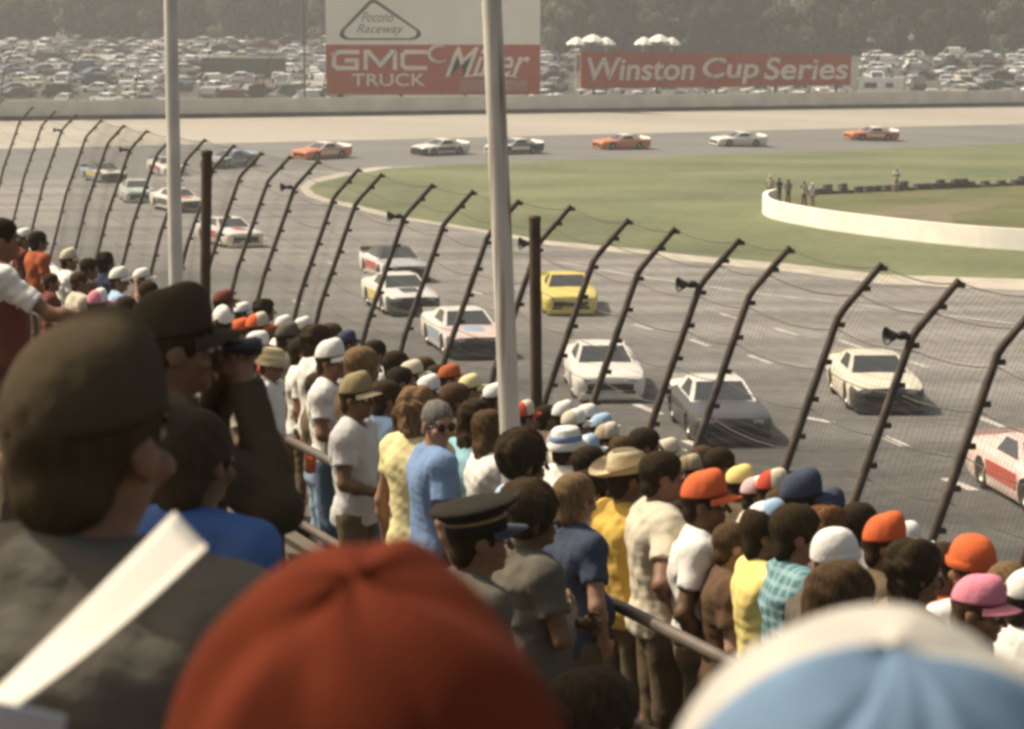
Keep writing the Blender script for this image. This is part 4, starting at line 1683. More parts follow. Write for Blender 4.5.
def blue_head(r, H):
    obj('hair', HAIR['short'], r, hm('brown'), H)
    c = obj('cap', BIG_CROWN2, r, [big_cloth('cap white', (.48, .44, .37)), big_cloth('cap blue', (.15, .22, .30)), big_cloth('cap deep blue', (.085, .14, .22))],
            H @ Matrix.Translation((0, -.004, .022)) @ Matrix.Rotation(R(11), 4, 'X'))
    obj('visor', BIG_VISOR, c, big_cloth('cap blue', (.15, .22, .30)))


P_a = person_meshes('down', 'down', hyaw=R(4), seed=31, **FINE)
big_person(360, 594, 1.27, 84, P_a, red_head, 'rust', 'dark', 'd', 'person close in front wearing a large rust red cap seen from behind', 0)
P_b = person_meshes('down', 'down', hyaw=R(4), seed=32, **FINE)
big_person(876, 622, 1.12, 84, P_b, blue_head, 'blue', 'jean', 't', 'person close in front wearing a pale blue cap with sunlit cream front', 0)


def dark_hair(r, H):
    obj('hair', HAIR['full'], r, hm('umber'), H)


def dark_cap(r, H):
    obj('hair', HAIR['short'], r, hm('umber'), H)
    c = obj('cap', CROWN_HI, r, [cm('umber'), cm('umber'), cm('umber')], H @ Matrix.Translation((0, -.004, .026)) @ Matrix.Rotation(R(4), 4, 'X'))
    obj('visor', VISOR, c, cm('umber'))


P_c = person_meshes('down', 'down', hyaw=R(-4), seed=33, sleeve=.8, **FINE)
r_grey, _ = big_person(88, 330, 2.8, 70, P_c, dark_cap, 'coal', 'dark', 'd', 'man in a dark cap and charcoal shirt with pale sleeve stripes seen from behind', 0, sx=1.12)
# two pale stripes on the right sleeve
mb = MB()
for dz in (0, .022):
    pass
P_d = person_meshes('elbow_out', 'elbow_out', hyaw=R(-8), seed=34, longsleeve=True, **FINE)
r_bin, _ = big_person(173, 292, 5.6, 25, P_d, dark_cap, 'umber', 'dark', 'd', 'man in a black cap and black jacket raising binoculars with his elbow out', 1, sx=1.05)
# binoculars in his hands
Hm = r_bin.matrix_world @ P_d['head']
b = empty('binoculars', (0, 0, 0), 0, 'black binoculars held up by the man in the black cap', 'binoculars')
b.matrix_world = Matrix.Translation(Hm @ Vector((0, .125, .0))) @ Hm.to_3x3().normalized().to_4x4() @ Matrix.Rotation(-PI / 2, 4, 'X') @ Matrix.Scale(.62, 4)
for s_ in (1, -1):
    mb = MB()
    mb.lathe([(0, -.01), (.017, -.01), (.019, .03), (.024, .05), (.031, .09), (.033, .13), (.028, .13), (.026, .11), (0, .11)], 18, M=Matrix.Translation((s_ * .034, 0, 0)))
    mb.build('barrel', M_horn, b)
mb = MB()
mb.box((0, 0, .03), (.04, .018, .05))
mb.build('hinge', M_horn, b)

P_e = person_meshes('down', 'reach', hyaw=R(-10), seed=35, sleeve=.7, **FINE)


def vest_head(r, H):
    obj('hair', HAIR['short'], r, hm('black'), H)


r_v, _ = big_person(2, 214, 13.1, 20, P_e, vest_head, 'white', 'dark', 'd', 'man in a dark brown vest over a white shirt reaching out at the left edge', 3)
f = Field((-.34, -.24, .85), (.34, .30, 1.6), .010)
f.ell((0, -.008, 1.27), (.198, .149, .242), .05)
f.ell((0, 0, 1.08), (.180, .143, .19), .05)
f.ell((0, -.012, .95), (.198, .155, .13), .05)
for s_ in (1, -1):
    f.cone((s_ * .05, -.02, 1.47), (s_ * .12, -.014, 1.45), .07, .07, .04)
f.plane((0, 0, .88), (0, 0, -1))
f.ell((0, .06, 1.56), (.085, .12, .10), .01, 'sub')
v_, q_ = surface_net(f.D, f.org, f.h)
obj('vest', np_mesh('vest', v_, q_), r_v, cm('maroon'))

# the blue shirted neighbour below the binocular man
P_f = get_pose('stand')
big_person(196, 404, 5.0, 60, P_f, dark_hair, 'royal', 'dark', 'k', 'person in a royal blue shirt with black hair half hidden below the binocular man', 1)

# the white card: a folded programme held from outside the frame
def sheet(name, px4, d4, th, m, label, cat, fold=0.0):
    c = [along(x, y, d) for (x, y), d in zip(px4, d4)]
    n, k = 14, 5
    V = []
    nrm = (c[1] - c[0]).cross(c[3] - c[0]).normalized()
    for s_ in (1, -1):
        for i in range(n + 1):
            t = i / n
            for j in range(k + 1):
                u = j / k
                p = c[0].lerp(c[3], t).lerp(c[1].lerp(c[2], t), u)
                p += nrm * (fold * math.sin(PI * t) * (.3 + .7 * u) + s_ * th / 2)
                V.append(p)
    F = []
    N = (n + 1) * (k + 1)
    for i in range(n):
        for j in range(k):
            a = i * (k + 1) + j
            F.append((a, a + 1, a + k + 2, a + k + 1))
            F.append((a + N, a + N + k + 1, a + N + k + 2, a + N + 1))
    for i in range(n):
        for j in (0, k):
            a, b_ = i * (k + 1) + j, (i + 1) * (k + 1) + j
            F.append((a, b_, b_ + N, a + N))
    for j in range(k):
        for i in (0, n):
            a = i * (k + 1) + j
            F.append((a, a + N, a + 1 + N, a + 1))
    o0 = sum(c, Vector()) / 4
    mb = MB()
    mb.add([p - o0 for p in V], F, 0, True)
    o = mb.build(name, m)
    o.location = o0
    tag(o, label, cat)
    return o


M_paper = mat('programme paper', (.60, .545, .45), rough=.6, var=.03, scale=6)
M_bpaper = mat('pale blue paper', (.50, .56, .58), rough=.7, var=.05, scale=8)
sheet('programme', [(174, 513), (207, 549), (-25, 735), (-60, 745)], [2.1, 2.05, 1.65, 1.7], .004, M_paper, 'folded white programme card slanting up in front of the charcoal shirt', 'programme', fold=.010)
sheet('folded_leaflet', [(66, 716), (62, 735), (-30, 760), (-10, 700)], [1.72, 1.72, 1.63, 1.65], .003, M_bpaper, 'pale blue leaflet at the lower left corner under the programme', 'leaflet', fold=.006)

# ------------------------------------------------------------------ stripes on the charcoal sleeve
W_ = r_grey.matrix_world
sh0 = Vector((.172, -.012, 1.425))
e0 = P_c['elbow'][1]
ax = (e0 - sh0).normalized()
for k_, off_ in enumerate((.0, .024)):
    mb = MB()
    pts_ = []
    for q in range(9):
        t = .30 + .38 * q / 8
        base_ = sh0 + (e0 - sh0) * t
        side = Vector((.12, -1, 0)).normalized()
        tang = ax.cross(side).normalized()
        rr_ = .066 + (.060 - .066) * t / .8 + .005
        ang = -.22 + .44 * k_
        pts_.append(base_ + (side * math.cos(ang) + tang * math.sin(ang)) * rr_)
    mb.tube(pts_, .0065, 6)
    mb.build('sleeve_stripe', cm('lblue'), r_grey)

# ------------------------------------------------------------------ an unseen canvas awning left of the view, added to shade the nearest spectators
aw = empty('sunblocker', (-2.5, 5.55, floor_z(0)), 0, 'added unseen canvas awning on four posts left above the nearest spectators', 'sunblocker')
za = 11.5 - aw.location.z
mb = MB()
n_, m_ = 24, 10
V, Fq = [], []
for s_ in (0, 1):
    for i in range(n_ + 1):
        for j in range(m_ + 1):
            x_, y_ = -1.05 + 1.93 * j / m_, -2.1 + 4.2 * i / n_
            V.append((x_, y_, za + .10 * math.sin(PI * j / m_) * math.sin(PI * i / n_) - .02 * s_))
N_ = (n_ + 1) * (m_ + 1)
for i in range(n_):
    for j in range(m_):
        a = i * (m_ + 1) + j
        Fq += [(a, a + 1, a + m_ + 2, a + m_ + 1), (a + N_, a + N_ + m_ + 1, a + N_ + m_ + 2, a + N_ + 1)]
mb.add(V, Fq, 0, True)
mb.build('canvas', cm('khaki'), aw)
for sx_, sy_ in ((-1.03, -2.05), (-1.03, 2.05), (-.95, 0)):
    mb = MB()
    mb.tube([(sx_, sy_, -.2), (sx_, sy_, za)], .025, 8)
    mb.build('post', M_pole, aw)

# ------------------------------------------------------------------ marshals far out on the infield
for (px, py_top, py_feet, face, posen, head, shirt, lab) in [
        (770, 183, 200, -100, 'stand', [cap('white')], 'cream', 'marshal in a white cap at the rounded end of the white wall'),
        (779, 183, 203, -60, 'fold', [hair('full', 'black')], 'navy', 'marshal in dark navy clothes standing behind the end of the white wall'),
        (788, 189, 205, -120, 'rail', [hair('full', 'black')], 'charcoal', 'marshal in charcoal clothes bending over the white wall'),
        (804, 186, 207, -90, 'shade', [hair('short', 'brown')], 'cream', 'marshal in a cream shirt behind the white wall'),
        (812, 193, 209, -60, 'stand', [cap('white')], 'white', 'marshal in a white shirt and cap rightmost behind the white wall'),
        (896, 168, 192, -90, 'fold', [cap('cream')], 'white', 'lone flag marshal in white standing beside the tyre barrier')]:
    p = at(px, py_feet, .02)
    P = get_pose(posen)
    t = (p - CO).dot(CF)
    hgt = max(1.5, min(1.9, (py_feet - py_top) * t / FPX))
    make_person(P, p, R(face) - PI / 2, hgt, head, shirt, 'dark' if shirt != 'white' else 'tan', 'd', lab, group='marshals on the infield')

# ------------------------------------------------------------------ race cars


def loft(secs, mb, mi=0, smooth=True, caps=True):
    n = len(secs[0])
    V = [p for s in secs for p in s]
    F = []
    for i in range(len(secs) - 1):
        for k in range(n):
            a, b_ = i * n + k, i * n + (k + 1) % n
            F.append((a, a + n, b_ + n, b_))
    mb.add(V, F, mi, smooth)
    if caps:
        mb.add(secs[0], [tuple(range(n))], mi)
        mb.add(secs[-1], [tuple(reversed(range(n)))], mi)


def race_body():
    """stock car shell; slots 0 sides, 1 bonnet, 2 roof and deck, 3 nose and lower edge"""
    st = [(2.58, .70, .56, .26), (2.53, .84, .66, .20), (2.40, .93, .72, .15), (2.10, .965, .765, .13), (1.75, .985, .80, .13), (1.40, .99, .825, .13), (1.05, .985, .85, .13),
          (.72, .98, .875, .14), (.2, .975, .89, .14), (-.5, .975, .905, .14), (-1.1, .985, .925, .14), (-1.45, .99, .94, .15), (-1.8, .985, .955, .16), (-2.15, .965, .965, .18), (-2.42, .94, .965, .24), (-2.52, .90, .92, .30)]
    secs = []
    for x, wd, top, bot in st:
        half = [(0, top + .022), (wd * .45, top + .014), (wd * .80, top - .006), (wd * .94, top - .045), (wd, top - .16), (wd * .995, (top + bot) / 2 - .02), (wd * .965, bot + .06), (wd * .93, bot)]
        sec = [Vector((x, y, z)) for y, z in half] + [Vector((x, -y, z)) for y, z in reversed(half[1:])]
        secs.append(sec)
    mb = MB()
    loft(secs, mb)
    # greenhouse
    gh = [(.95, .80, .862, .0), (.10, .66, 1.265, 0), (-.10, .655, 1.285, 0), (-.75, .65, 1.28, 0), (-.90, .66, 1.262, 0), (-1.75, .78, .945, 0)]
    V = []
    for x, hw, z, _ in gh:
        V.append(None)
    base = [Vector((.98, .80, .85)), Vector((.98, -.80, .85)), Vector((-1.78, -.80, .93)), Vector((-1.78, .80, .93))]
    r1 = [Vector((.12, .62, 1.25)), Vector((.12, -.62, 1.25)), Vector((-.88, -.62, 1.25)), Vector((-.88, .62, 1.25))]
    r2 = [Vector((.02, .52, 1.285)), Vector((.02, -.52, 1.285)), Vector((-.78, -.52, 1.285)), Vector((-.78, .52, 1.285))]
    mb.add(base + r1 + r2, [(0, 4, 5, 1), (1, 5, 6, 2), (2, 6, 7, 3), (3, 7, 4, 0), (4, 8, 9, 5), (5, 9, 10, 6), (6, 10, 11, 7), (7, 11, 8, 4), (8, 11, 10, 9)], 2, False)
    me = mb.mesh('race_body')
    # wheel wells
    cut = MB()
    for x in (1.45, -1.32):
        for s_ in (1, -1):
            cut.lathe([(0, -.30), (.385, -.30), (.385, .30), (0, .30)], 28, M=Matrix.Translation((x, s_ * .92, .33)) @ Matrix.Rotation(PI / 2, 4, 'X'))
    for m_ in (me, ):
        bm = bmesh.new()
        bm.from_mesh(m_)
        bmesh.ops.remove_doubles(bm, verts=bm.verts, dist=.0005)
        bmesh.ops.recalc_face_normals(bm, faces=bm.faces)
        bm.to_mesh(m_)
        bm.free()
    cme = cut.mesh('cut')
    bm = bmesh.new()
    bm.from_mesh(cme)
    bmesh.ops.remove_doubles(bm, verts=bm.verts, dist=.0005)
    bmesh.ops.recalc_face_normals(bm, faces=bm.faces)
    bm.to_mesh(cme)
    bm.free()
    o = bpy.data.objects.new('tmp_body', me)
    c = bpy.data.objects.new('tmp_cut', cme)
    COL.objects.link(o)
    COL.objects.link(c)
    md = o.modifiers.new('b', 'BOOLEAN')
    md.operation = 'DIFFERENCE'
    md.object = c
    md.solver = 'EXACT'
    bpy.context.view_layer.update()
    dg = bpy.context.evaluated_depsgraph_get()
    out = bpy.data.meshes.new_from_object(o.evaluated_get(dg))
    bpy.data.objects.remove(o)
    bpy.data.objects.remove(c)
    mi = []
    for p in out.polygons:
        cx, cy, cz = p.center
        nz = p.normal.z
        inwell = any((cx - x) ** 2 + (cz - .33) ** 2 < .375 ** 2 for x in (1.45, -1.32)) and .6 < abs(cy) < .97 and abs(p.normal.y) < .5
        inner = any((cx - x) ** 2 + (cz - .33) ** 2 < .40 ** 2 for x in (1.45, -1.32)) and abs(cy) < .66 and cz < .75
        if inwell or inner:
            k = 4
        elif cz > .955 or (nz > .5 and cx < -1.5):
            k = 2
        elif cx > 2.2 and nz < .6 or cz < .30:
            k = 3
        elif nz > .5 and cx > .8:
            k = 1
        else:
            k = 0
        mi.append(k)
    while len(out.materials) < 5:
        out.materials.append(None)
    out.polygons.foreach_set('material_index', mi)
    out.polygons.foreach_set('use_smooth', [True] * len(out.polygons))
    try:
        out.set_sharp_from_angle(angle=R(38))
    except Exception:
        pass
    return out


RB = race_body()


def quad_panel(a, b_, c, d, inset, lift, th=.012):
    """glass pane inside the quad a b c d"""
    q = [Vector(v) for v in (a, b_, c, d)]
    cen = sum(q, Vector()) / 4
    n = (q[1] - q[0]).cross(q[3] - q[0]).normalized()
    if n.dot(cen - Vector((-.4, 0, .9))) < 0:
        n = -n
    k = [cen + (v - cen) * inset + n * lift for v in q]
    m = [v - n * th for v in k]
    mb = MB()
    mb.add(k + m, [(0, 1, 2, 3), (7, 6, 5, 4), (0, 4, 5, 1), (1, 5, 6, 2), (2, 6, 7, 3), (3, 7, 4, 0)])
    return mb


BASE = [Vector((.98, .80, .85)), Vector((.98, -.80, .85)), Vector((-1.78, -.80, .93)), Vector((-1.78, .80, .93))]
RF = [Vector((.12, .62, 1.25)), Vector((.12, -.62, 1.25)), Vector((-.88, -.62, 1.25)), Vector((-.88, .62, 1.25))]
G_ws = quad_panel(BASE[0], RF[0], RF[1], BASE[1], .90, .004).mesh('windshield')
G_rw = quad_panel(BASE[2], RF[2], RF[3], BASE[3], .86, .004).mesh('rear_window')
G_sw = []
for a0, a1, r0, r1 in ((1, 2, 1, 2), (0, 3, 0, 3)):
    p0 = BASE[a0].lerp(BASE[a1], .14) + Vector((0, 0, .05))
    p1 = BASE[a0].lerp(BASE[a1], .66) + Vector((0, 0, .03))
    q0 = RF[r0].lerp(RF[r1], .02)
    q1 = RF[r0].lerp(RF[r1], .80)
    G_sw.append(quad_panel(p0, q0, q1, p1, .90, .005).mesh('side_window'))
mb = MB()
mb.box((2.565, 0, .43), (.10, 1.22, .17))
for k in range(4):
    mb.box((2.618, 0, .37 + .04 * k), (.02, 1.2, .012))
for s_ in (1, -1):
    mb.box((2.555, s_ * .48, .275), (.12, .34, .09))
G_gr = mb.mesh('grille')
mb = MB()
mb.box((2.585, 0, .185), (.07, 1.55, .11))
mb.box((2.50, 0, .105), (.10, 1.70, .07))
G_bp = mb.mesh('front_bumper')
mb = MB()
mb.box((-2.46, 0, 1.02), (.04, 1.72, .14), M=Matrix.Rotation(R(-25), 3, 'Y'))
G_sp = mb.mesh('spoiler')
mb = MB()
mb.lathe([(.19, -.14), (.30, -.145), (.335, -.12), (.345, -.06), (.345, .06), (.335, .12), (.30, .145), (.19, .14)], 26, M=Matrix.Rotation(PI / 2, 4, 'X'))
G_ty = mb.mesh('tyre')
mb = MB()
for s_ in (1, -1):
    mb.lathe([(0, .09 * s_), (.07, .10 * s_), (.085, .085 * s_), (.15, .07 * s_), (.185, .115 * s_), (.195, .135 * s_)], 20, M=Matrix.Rotation(PI / 2, 4, 'X'))
G_rim = mb.mesh('rim')
M_tyre = mat('racing rubber', (.028, .025, .022), rough=.9, var=.2, scale=9)
M_rim = mat('steel rim', (.30, .27, .22), rough=.45, var=.15, metal=.5)
M_glass = mat('car glass', (.045, .048, .046), rough=.12, var=.15, scale=1.5, spec=.6)
M_hl = mat('headlight glass', (.42, .41, .38), rough=.25, var=.1, spec=.6)
M_black = mat('car black', (.030, .027, .024), rough=.6, var=.2)
M_well = mat('wheel well', (.015, .013, .012), rough=.95, var=.2)


def paint(n, c):
    return mat('race paint ' + n, c, rough=.38, var=.08, scale=2.2, spec=.45, coat=.25)


PC = dict(white=(.72, .67, .58), cream=(.70, .62, .47), yellow=(.70, .56, .12), orange=(.60, .19, .06), red=(.48, .08, .05), pink=(.68, .50, .43), dark=(.055, .05, .045), green=(.045, .07, .05),
          silver=(.42, .41, .38), blue=(.30, .38, .44), dgrey=(.06, .056, .05), lgreen=(.46, .50, .42))


G_hl = [None, None]
for i_, s_ in enumerate((1, -1)):
    mb = MB()
    mb.box((2.545, s_ * .58, .590), (.055, .24, .08))
    G_hl[i_] = mb.mesh('headlight')
G_st = []
for s_ in (1, -1):
    mb = MB()
    V = []
    for x, w_ in ((1.02, .985), (.72, .98), (.2, .975), (-.5, .975), (-.92, .981)):
        V += [(x, s_ * (w_ + .008), .72), (x, s_ * (w_ + .004), .40)]
    V += [(x, y - s_ * .03, z) for x, y, z in V]
    Fq = []
    for i in range(4):
        Fq += [(2 * i, 2 * i + 1, 2 * i + 3, 2 * i + 2), (10 + 2 * i, 12 + 2 * i, 13 + 2 * i, 11 + 2 * i), (2 * i, 2 * i + 2, 12 + 2 * i, 10 + 2 * i), (2 * i + 1, 11 + 2 * i, 13 + 2 * i, 2 * i + 3)]
    Fq += [(0, 10, 11, 1), (8, 9, 19, 18)]
    mb.add(V, Fq)
    G_st.append(mb.mesh('door_panel'))
mb = MB()
V, n = [], 7
HS = [(2.02, .772), (1.75, .80), (1.40, .825), (1.08, .848)]
for x, t in HS:
    for j in range(n):
        y = -.42 + .84 * j / (n - 1)
        V.append((x, y, t + .022 - .018 * abs(y) / .45 + .007))
Fq = [(i * n + j, (i + 1) * n + j, (i + 1) * n + j + 1, i * n + j + 1) for i in range(3) for j in range(n - 1)]
b0 = len(V)
V += [(x, y, z - .03) for x, y, z in V]
Fq += [tuple(reversed([q + b0 for q in f])) for f in Fq]
mb.add(V, Fq)
G_hd = mb.mesh('hood_panel')
ACC = [('red', 'red'), ('blue', 'navyp'), ('red', 'white'), ('dgrey', 'red'), ('white', 'blue'), ('yellow', 'dark')]
PC['navyp'] = (.07, .10, .20)
CARN = [0]


def race_car(px, py, a, cols, label):
    """px, py: the middle of the car's contact line; a: how far its right flank turns towards us"""
    p = ground_at(px, py)
    tc = Vector((0 - p.x, 0 - p.y, 0)).normalized()
    ang = math.atan2(tc.y, tc.x) + R(a)
    fwd = Vector((math.cos(ang), math.sin(ang), 0))
    # py marks the nearest wheels, so the middle of the car lies farther back
    back = abs(fwd.dot(tc)) * 2.1 + abs(fwd.cross(tc).z) * .9
    p = p - tc * back
    p.z = surf(p.x, p.y)
    z1 = surf(p.x + fwd.x, p.y + fwd.y)
    z2 = surf(p.x - fwd.x, p.y - fwd.y)
    rt = Vector((fwd.y, -fwd.x, 0))
    z3 = surf(p.x + rt.x, p.y + rt.y)
    z4 = surf(p.x - rt.x, p.y - rt.y)
    f3 = Vector((fwd.x * 2, fwd.y * 2, z1 - z2)).normalized()
    r3 = Vector((rt.x * 2, rt.y * 2, z3 - z4)).normalized()
    u3 = r3.cross(f3).normalized()
    l3 = u3.cross(f3).normalized()
    M = Matrix((f3, l3, u3)).transposed().to_4x4()
    M.translation = p + Vector((0, 0, .016 if p.z > .001 else .006))
    root = empty('race_car', (0, 0, 0), 0, label, 'race car', 'race cars on the track')
    root.matrix_world = M
    c = [paint(k, PC[k]) for k in cols[:4]]
    obj('body', RB, root, c + [M_well])
    obj('windshield', G_ws, root, M_glass)
    obj('rear_window', G_rw, root, M_glass)
    for g in G_sw:
        obj('side_window', g, root, M_glass)
    obj('grille', G_gr, root, M_black)
    obj('front_bumper', G_bp, root, c[3])
    obj('spoiler', G_sp, root, c[2])
    k_ = CARN[0]
    CARN[0] += 1
    acc = {7: ('red', 'pink'), 14: ('cream', 'red'), 19: ('cream', 'red')}.get(k_, ACC[k_ % len(ACC)])
    for g in G_hl:
        obj('headlight', g, root, M_hl)
    if k_ not in (0, 1, 2, 3, 17, 18):
        for g in G_st:
            obj('door_panel', g, root, paint(acc[0], PC[acc[0]]) if acc[0] != cols[0] else paint('blue', PC['blue']))
    if k_ in (4, 5, 7, 8, 9, 11):
        obj('hood_panel', G_hd, root, paint(acc[1], PC[acc[1]]) if acc[1] != cols[1] else paint('red', PC['red']))
    for x in (1.45, -1.32):
        for s_ in (1, -1):
            wv = obj('wheel', G_ty, root, M_tyre, Matrix.Translation((x, s_ * .80, .345)))
            obj('rim', G_rim, wv, M_rim)
    return root


CARS = [
    (873, 413, 9, ('cream', 'cream', 'cream', 'dgrey'), 'cream race car with a dark nose running alone nearest the right'),
    (717, 445, 9, ('dark', 'dgrey', 'white', 'dark'), 'dark race car with a grey bonnet and white roof just beyond the crowd'),
    (602, 401, 5, ('white', 'white', 'white', 'white'), 'all white race car behind two fence posts in the middle of the straight'),
    (567, 315, 3, ('yellow', 'yellow', 'yellow', 'yellow'), 'bright yellow race car'),
    (464, 359, 11, ('white', 'pink', 'white', 'dgrey'), 'white race car with a red striped bonnet beside the streaked pole'),
    (400, 316, 12, ('white', 'white', 'white', 'green'), 'white race car with a dark green nose in the left pack'),
    (394, 283, 13, ('white', 'silver', 'dark', 'dgrey'), 'pale silver race car with a dark roof right behind the green nosed car'),
    (1044, 520, 20, ('pink', 'white', 'pink', 'pink'), 'pale pink and white race car cut off at the right edge'),
    (229, 248, 18, ('white', 'white', 'white', 'cream'), 'white race car with a cream nose beside the taller brown post'),
    (178, 213, 18, ('white', 'cream', 'white', 'dgrey'), 'white race car with a cream bonnet passing behind the clean pale pole'),
    (137, 203, 5, ('lgreen', 'lgreen', 'lgreen', 'lgreen'), 'pale green race car left of the clean pale pole'),
    (104, 183, 18, ('blue', 'cream', 'green', 'dgrey'), 'blue grey race car with a cream bonnet leftmost of the pack'),
    (167, 176, 14, ('white', 'white', 'silver', 'white'), 'white and silver race car hidden behind the clean pale pole'),
    (229, 170, -38, ('dgrey', 'silver', 'blue', 'dark'), 'dark grey race car with a pale blue roof entering the turn exit'),
    (322, 161, -46, ('orange', 'orange', 'white', 'orange'), 'white topped orange race car leading the far line'),
    (440, 157, -50, ('white', 'white', 'white', 'dgrey'), 'white race car with a dark nose second in the far line'),
    (514, 156, -53, ('dgrey', 'white', 'white', 'white'), 'white race car half hidden by the streaked pole in the far line'),
    (621, 151, -58, ('orange', 'orange', 'cream', 'orange'), 'orange race car with a cream roof in the far line'),
    (738, 148, -60, ('white', 'white', 'white', 'white'), 'pure white race car in the far line below the sign'),
    (871, 142, -62, ('red', 'orange', 'white', 'orange'), 'red and orange race car with a white roof last in the far line'),
]
for c in CARS:
    race_car(*c)

# ------------------------------------------------------------------ parked cars


def lowcar(kind):
    """small parked vehicle: slot 0 paint, 1 glass, 2 tyres and trim"""
    mb = MB()
    L, Wd = 5.3, 1.95
    hb = dict(sedan=.88, hatch=.90, van=1.0, pickup=.98, wagon=.9)[kind]
    prof_ = dict(sedan=[(-.5 * L, .45, .86), (-.33 * L, .9, .92), (-.18 * L, 1.4, 1.36), (.08 * L, 1.4, 1.40), (.24 * L, .9, .92), (.5 * L, .5, .72)],
                 hatch=[(-.47 * L, .5, .9), (-.40 * L, 1, 1.30), (-.2 * L, 1.4, 1.42), (.06 * L, 1.4, 1.42), (.22 * L, .9, .92), (.46 * L, .5, .74)],
                 wagon=[(-.5 * L, .5, .9), (-.45 * L, 1, 1.38), (-.2 * L, 1.4, 1.45), (.06 * L, 1.4, 1.43), (.22 * L, .9, .92), (.5 * L, .5, .74)],
                 van=[(-.5 * L, .5, 1.0), (-.48 * L, 1, 1.95), (-.2 * L, 1.4, 2.0), (.22 * L, 1.4, 1.95), (.36 * L, .9, 1.1), (.5 * L, .5, .85)],
                 pickup=[(-.55 * L, .5, 1.0), (-.10 * L, .9, 1.0), (-.08 * L, 1.4, 1.65), (.12 * L, 1.4, 1.70), (.25 * L, .9, 1.05), (.52 * L, .5, .90)])[kind]
    # lower body
    b0 = [(-.5 * L, .42), (-.5 * L, hb), (.24 * L, hb), (.5 * L, hb * .82), (.5 * L, .42), (.4 * L, .24), (-.42 * L, .24)]
    A = [Vector((x, Wd / 2, z)) for x, z in b0]
    Bq = [Vector((x, -Wd / 2, z)) for x, z in b0]
    n = len(b0)
    mb.add(A + Bq, [tuple(range(n)), tuple(reversed(range(n, 2 * n)))] + [(i, n + i, n + (i + 1) % n, (i + 1) % n) for i in range(n)], 0)
    # cabin: glass band with a painted roof
    gx = [(p[0], p[2]) for p in prof_[1:5]]
    lo = [(gx[0][0] - .02, hb), (gx[-1][0], hb)]
    top = [gx[1], gx[2]]
    w0, w1 = Wd / 2 - .04, Wd / 2 - .20
    if kind == 'van':
        w1 = Wd / 2 - .08
    c = [Vector((lo[0][0], w0, hb)), Vector((lo[1][0], w0, hb)), Vector((top[1][0], w1, top[1][1])), Vector((top[0][0], w1, top[0][1]))]
    d = [Vector((v.x, -v.y, v.z)) for v in c]
    mb.add(c + d, [(0, 1, 2, 3), (7, 6, 5, 4), (1, 5, 6, 2), (0, 3, 7, 4)], 1)
    r = [v + Vector((0, 0, .0)) for v in (c[2], c[3], d[3], d[2])]
    mb.add(r + [v + Vector((0, 0, .05)) - Vector((v.x * .02, v.y * .06, 0)) for v in r], [(0, 1, 5, 4), (1, 2, 6, 5), (2, 3, 7, 6), (3, 0, 4, 7), (4, 5, 6, 7)], 0)
    for s_ in (1, -1):
        for t in (.0, .45, 1.0):
            if kind == 'van' and t == .45:
                continue
            a = (c[0] if s_ > 0 else d[0]).lerp((c[1] if s_ > 0 else d[1]), t)
            e = (c[3] if s_ > 0 else d[3]).lerp((c[2] if s_ > 0 else d[2]), t)
            mb.tube([a, e], .045, 5, 0)
    if kind == 'van':
        for s_ in (1, -1):
            mb.box((-.12 * L, s_ * (Wd / 2 - .03), 1.48), (.52 * L, .04, .78), 0)
    for x in (.32 * L, -.30 * L):
        for s_ in (1, -1):
            mb.lathe([(0, -.1), (.2, -.1), (.31, -.09), (.31, .09), (.2, .1), (0, .1)], 12, 2, M=Matrix.Translation((x, s_ * (Wd / 2 - .07), .31)) @ Matrix.Rotation(PI / 2, 4, 'X'))
    mb.box((.5 * L + .03, 0, .45), (.10, Wd * .98, .14), 2)
    mb.box((-.5 * L - .03, 0, .47), (.10, Wd * .98, .14), 2)
    return mb.mesh(kind)


KINDS_ = {k: lowcar(k) for k in ('sedan', 'hatch', 'van', 'pickup', 'wagon')}
KW = dict(sedan='sedan', hatch='hatchback', van='van', pickup='pickup truck', wagon='estate car')
LC = dict(white=(.90, .87, .80), cream=(.72, .65, .52), silver=(.42, .41, .38), dark=(.06, .055, .05), brown=(.13, .08, .05), blue=(.16, .21, .28), maroon=(.17, .05, .04), green=(.10, .13, .09))
LW = dict(white='white', cream='cream', silver='silver', dark='black', brown='brown', blue='blue', maroon='maroon', green='dull green')
M_lglass = mat('parked glass', (.05, .052, .05), rough=.28, var=.2, spec=.6)


def lpaint(c):
    return mat('parked paint ' + c, LC[c], rough=.35, var=.1, scale=1, coat=.3)


cars = 0
blocks = [(-96, -40, 'left', 216, 331), (58, 104, 'right', 218, 318), (4, 58, 'mid', 204, 218), (11, 24, 'gap', 222, 300), (-40, -38, 'left', 230, 300)]
prj = random.Random(5)


def terrain_z(x, y):
    return lot_z(x, y)


def park(x, y, rz, kind, col):
    o = obj('parked_car', KINDS_[kind], None, [lpaint(col), M_lglass, M_tyre])
    # follow the slope of the lot
    e = 1.2
    zx = (terrain_z(x + e, y) - terrain_z(x - e, y)) / (2 * e)
    zy = (terrain_z(x, y + e) - terrain_z(x, y - e)) / (2 * e)
    up = Vector((-zx, -zy, 1)).normalized()
    f = Vector((math.cos(rz), math.sin(rz), 0))
    f = (f - up * f.dot(up)).normalized()
    l = up.cross(f)
    M = Matrix((f, l, up)).transposed().to_4x4()
    M.translation = Vector((x, y, terrain_z(x, y) + .01))
    o.matrix_world = M
    side = 'left of the tall billboard' if x < -20 else ('under the long low sign' if (y < 344 or (8 < x < 51 and y < 364)) else 'right of the tall billboard')
    tag(o, '%s %s parked %s in the lot behind the wall' % (LW[col], KW[kind], side), 'car', 'cars parked %s' % side)


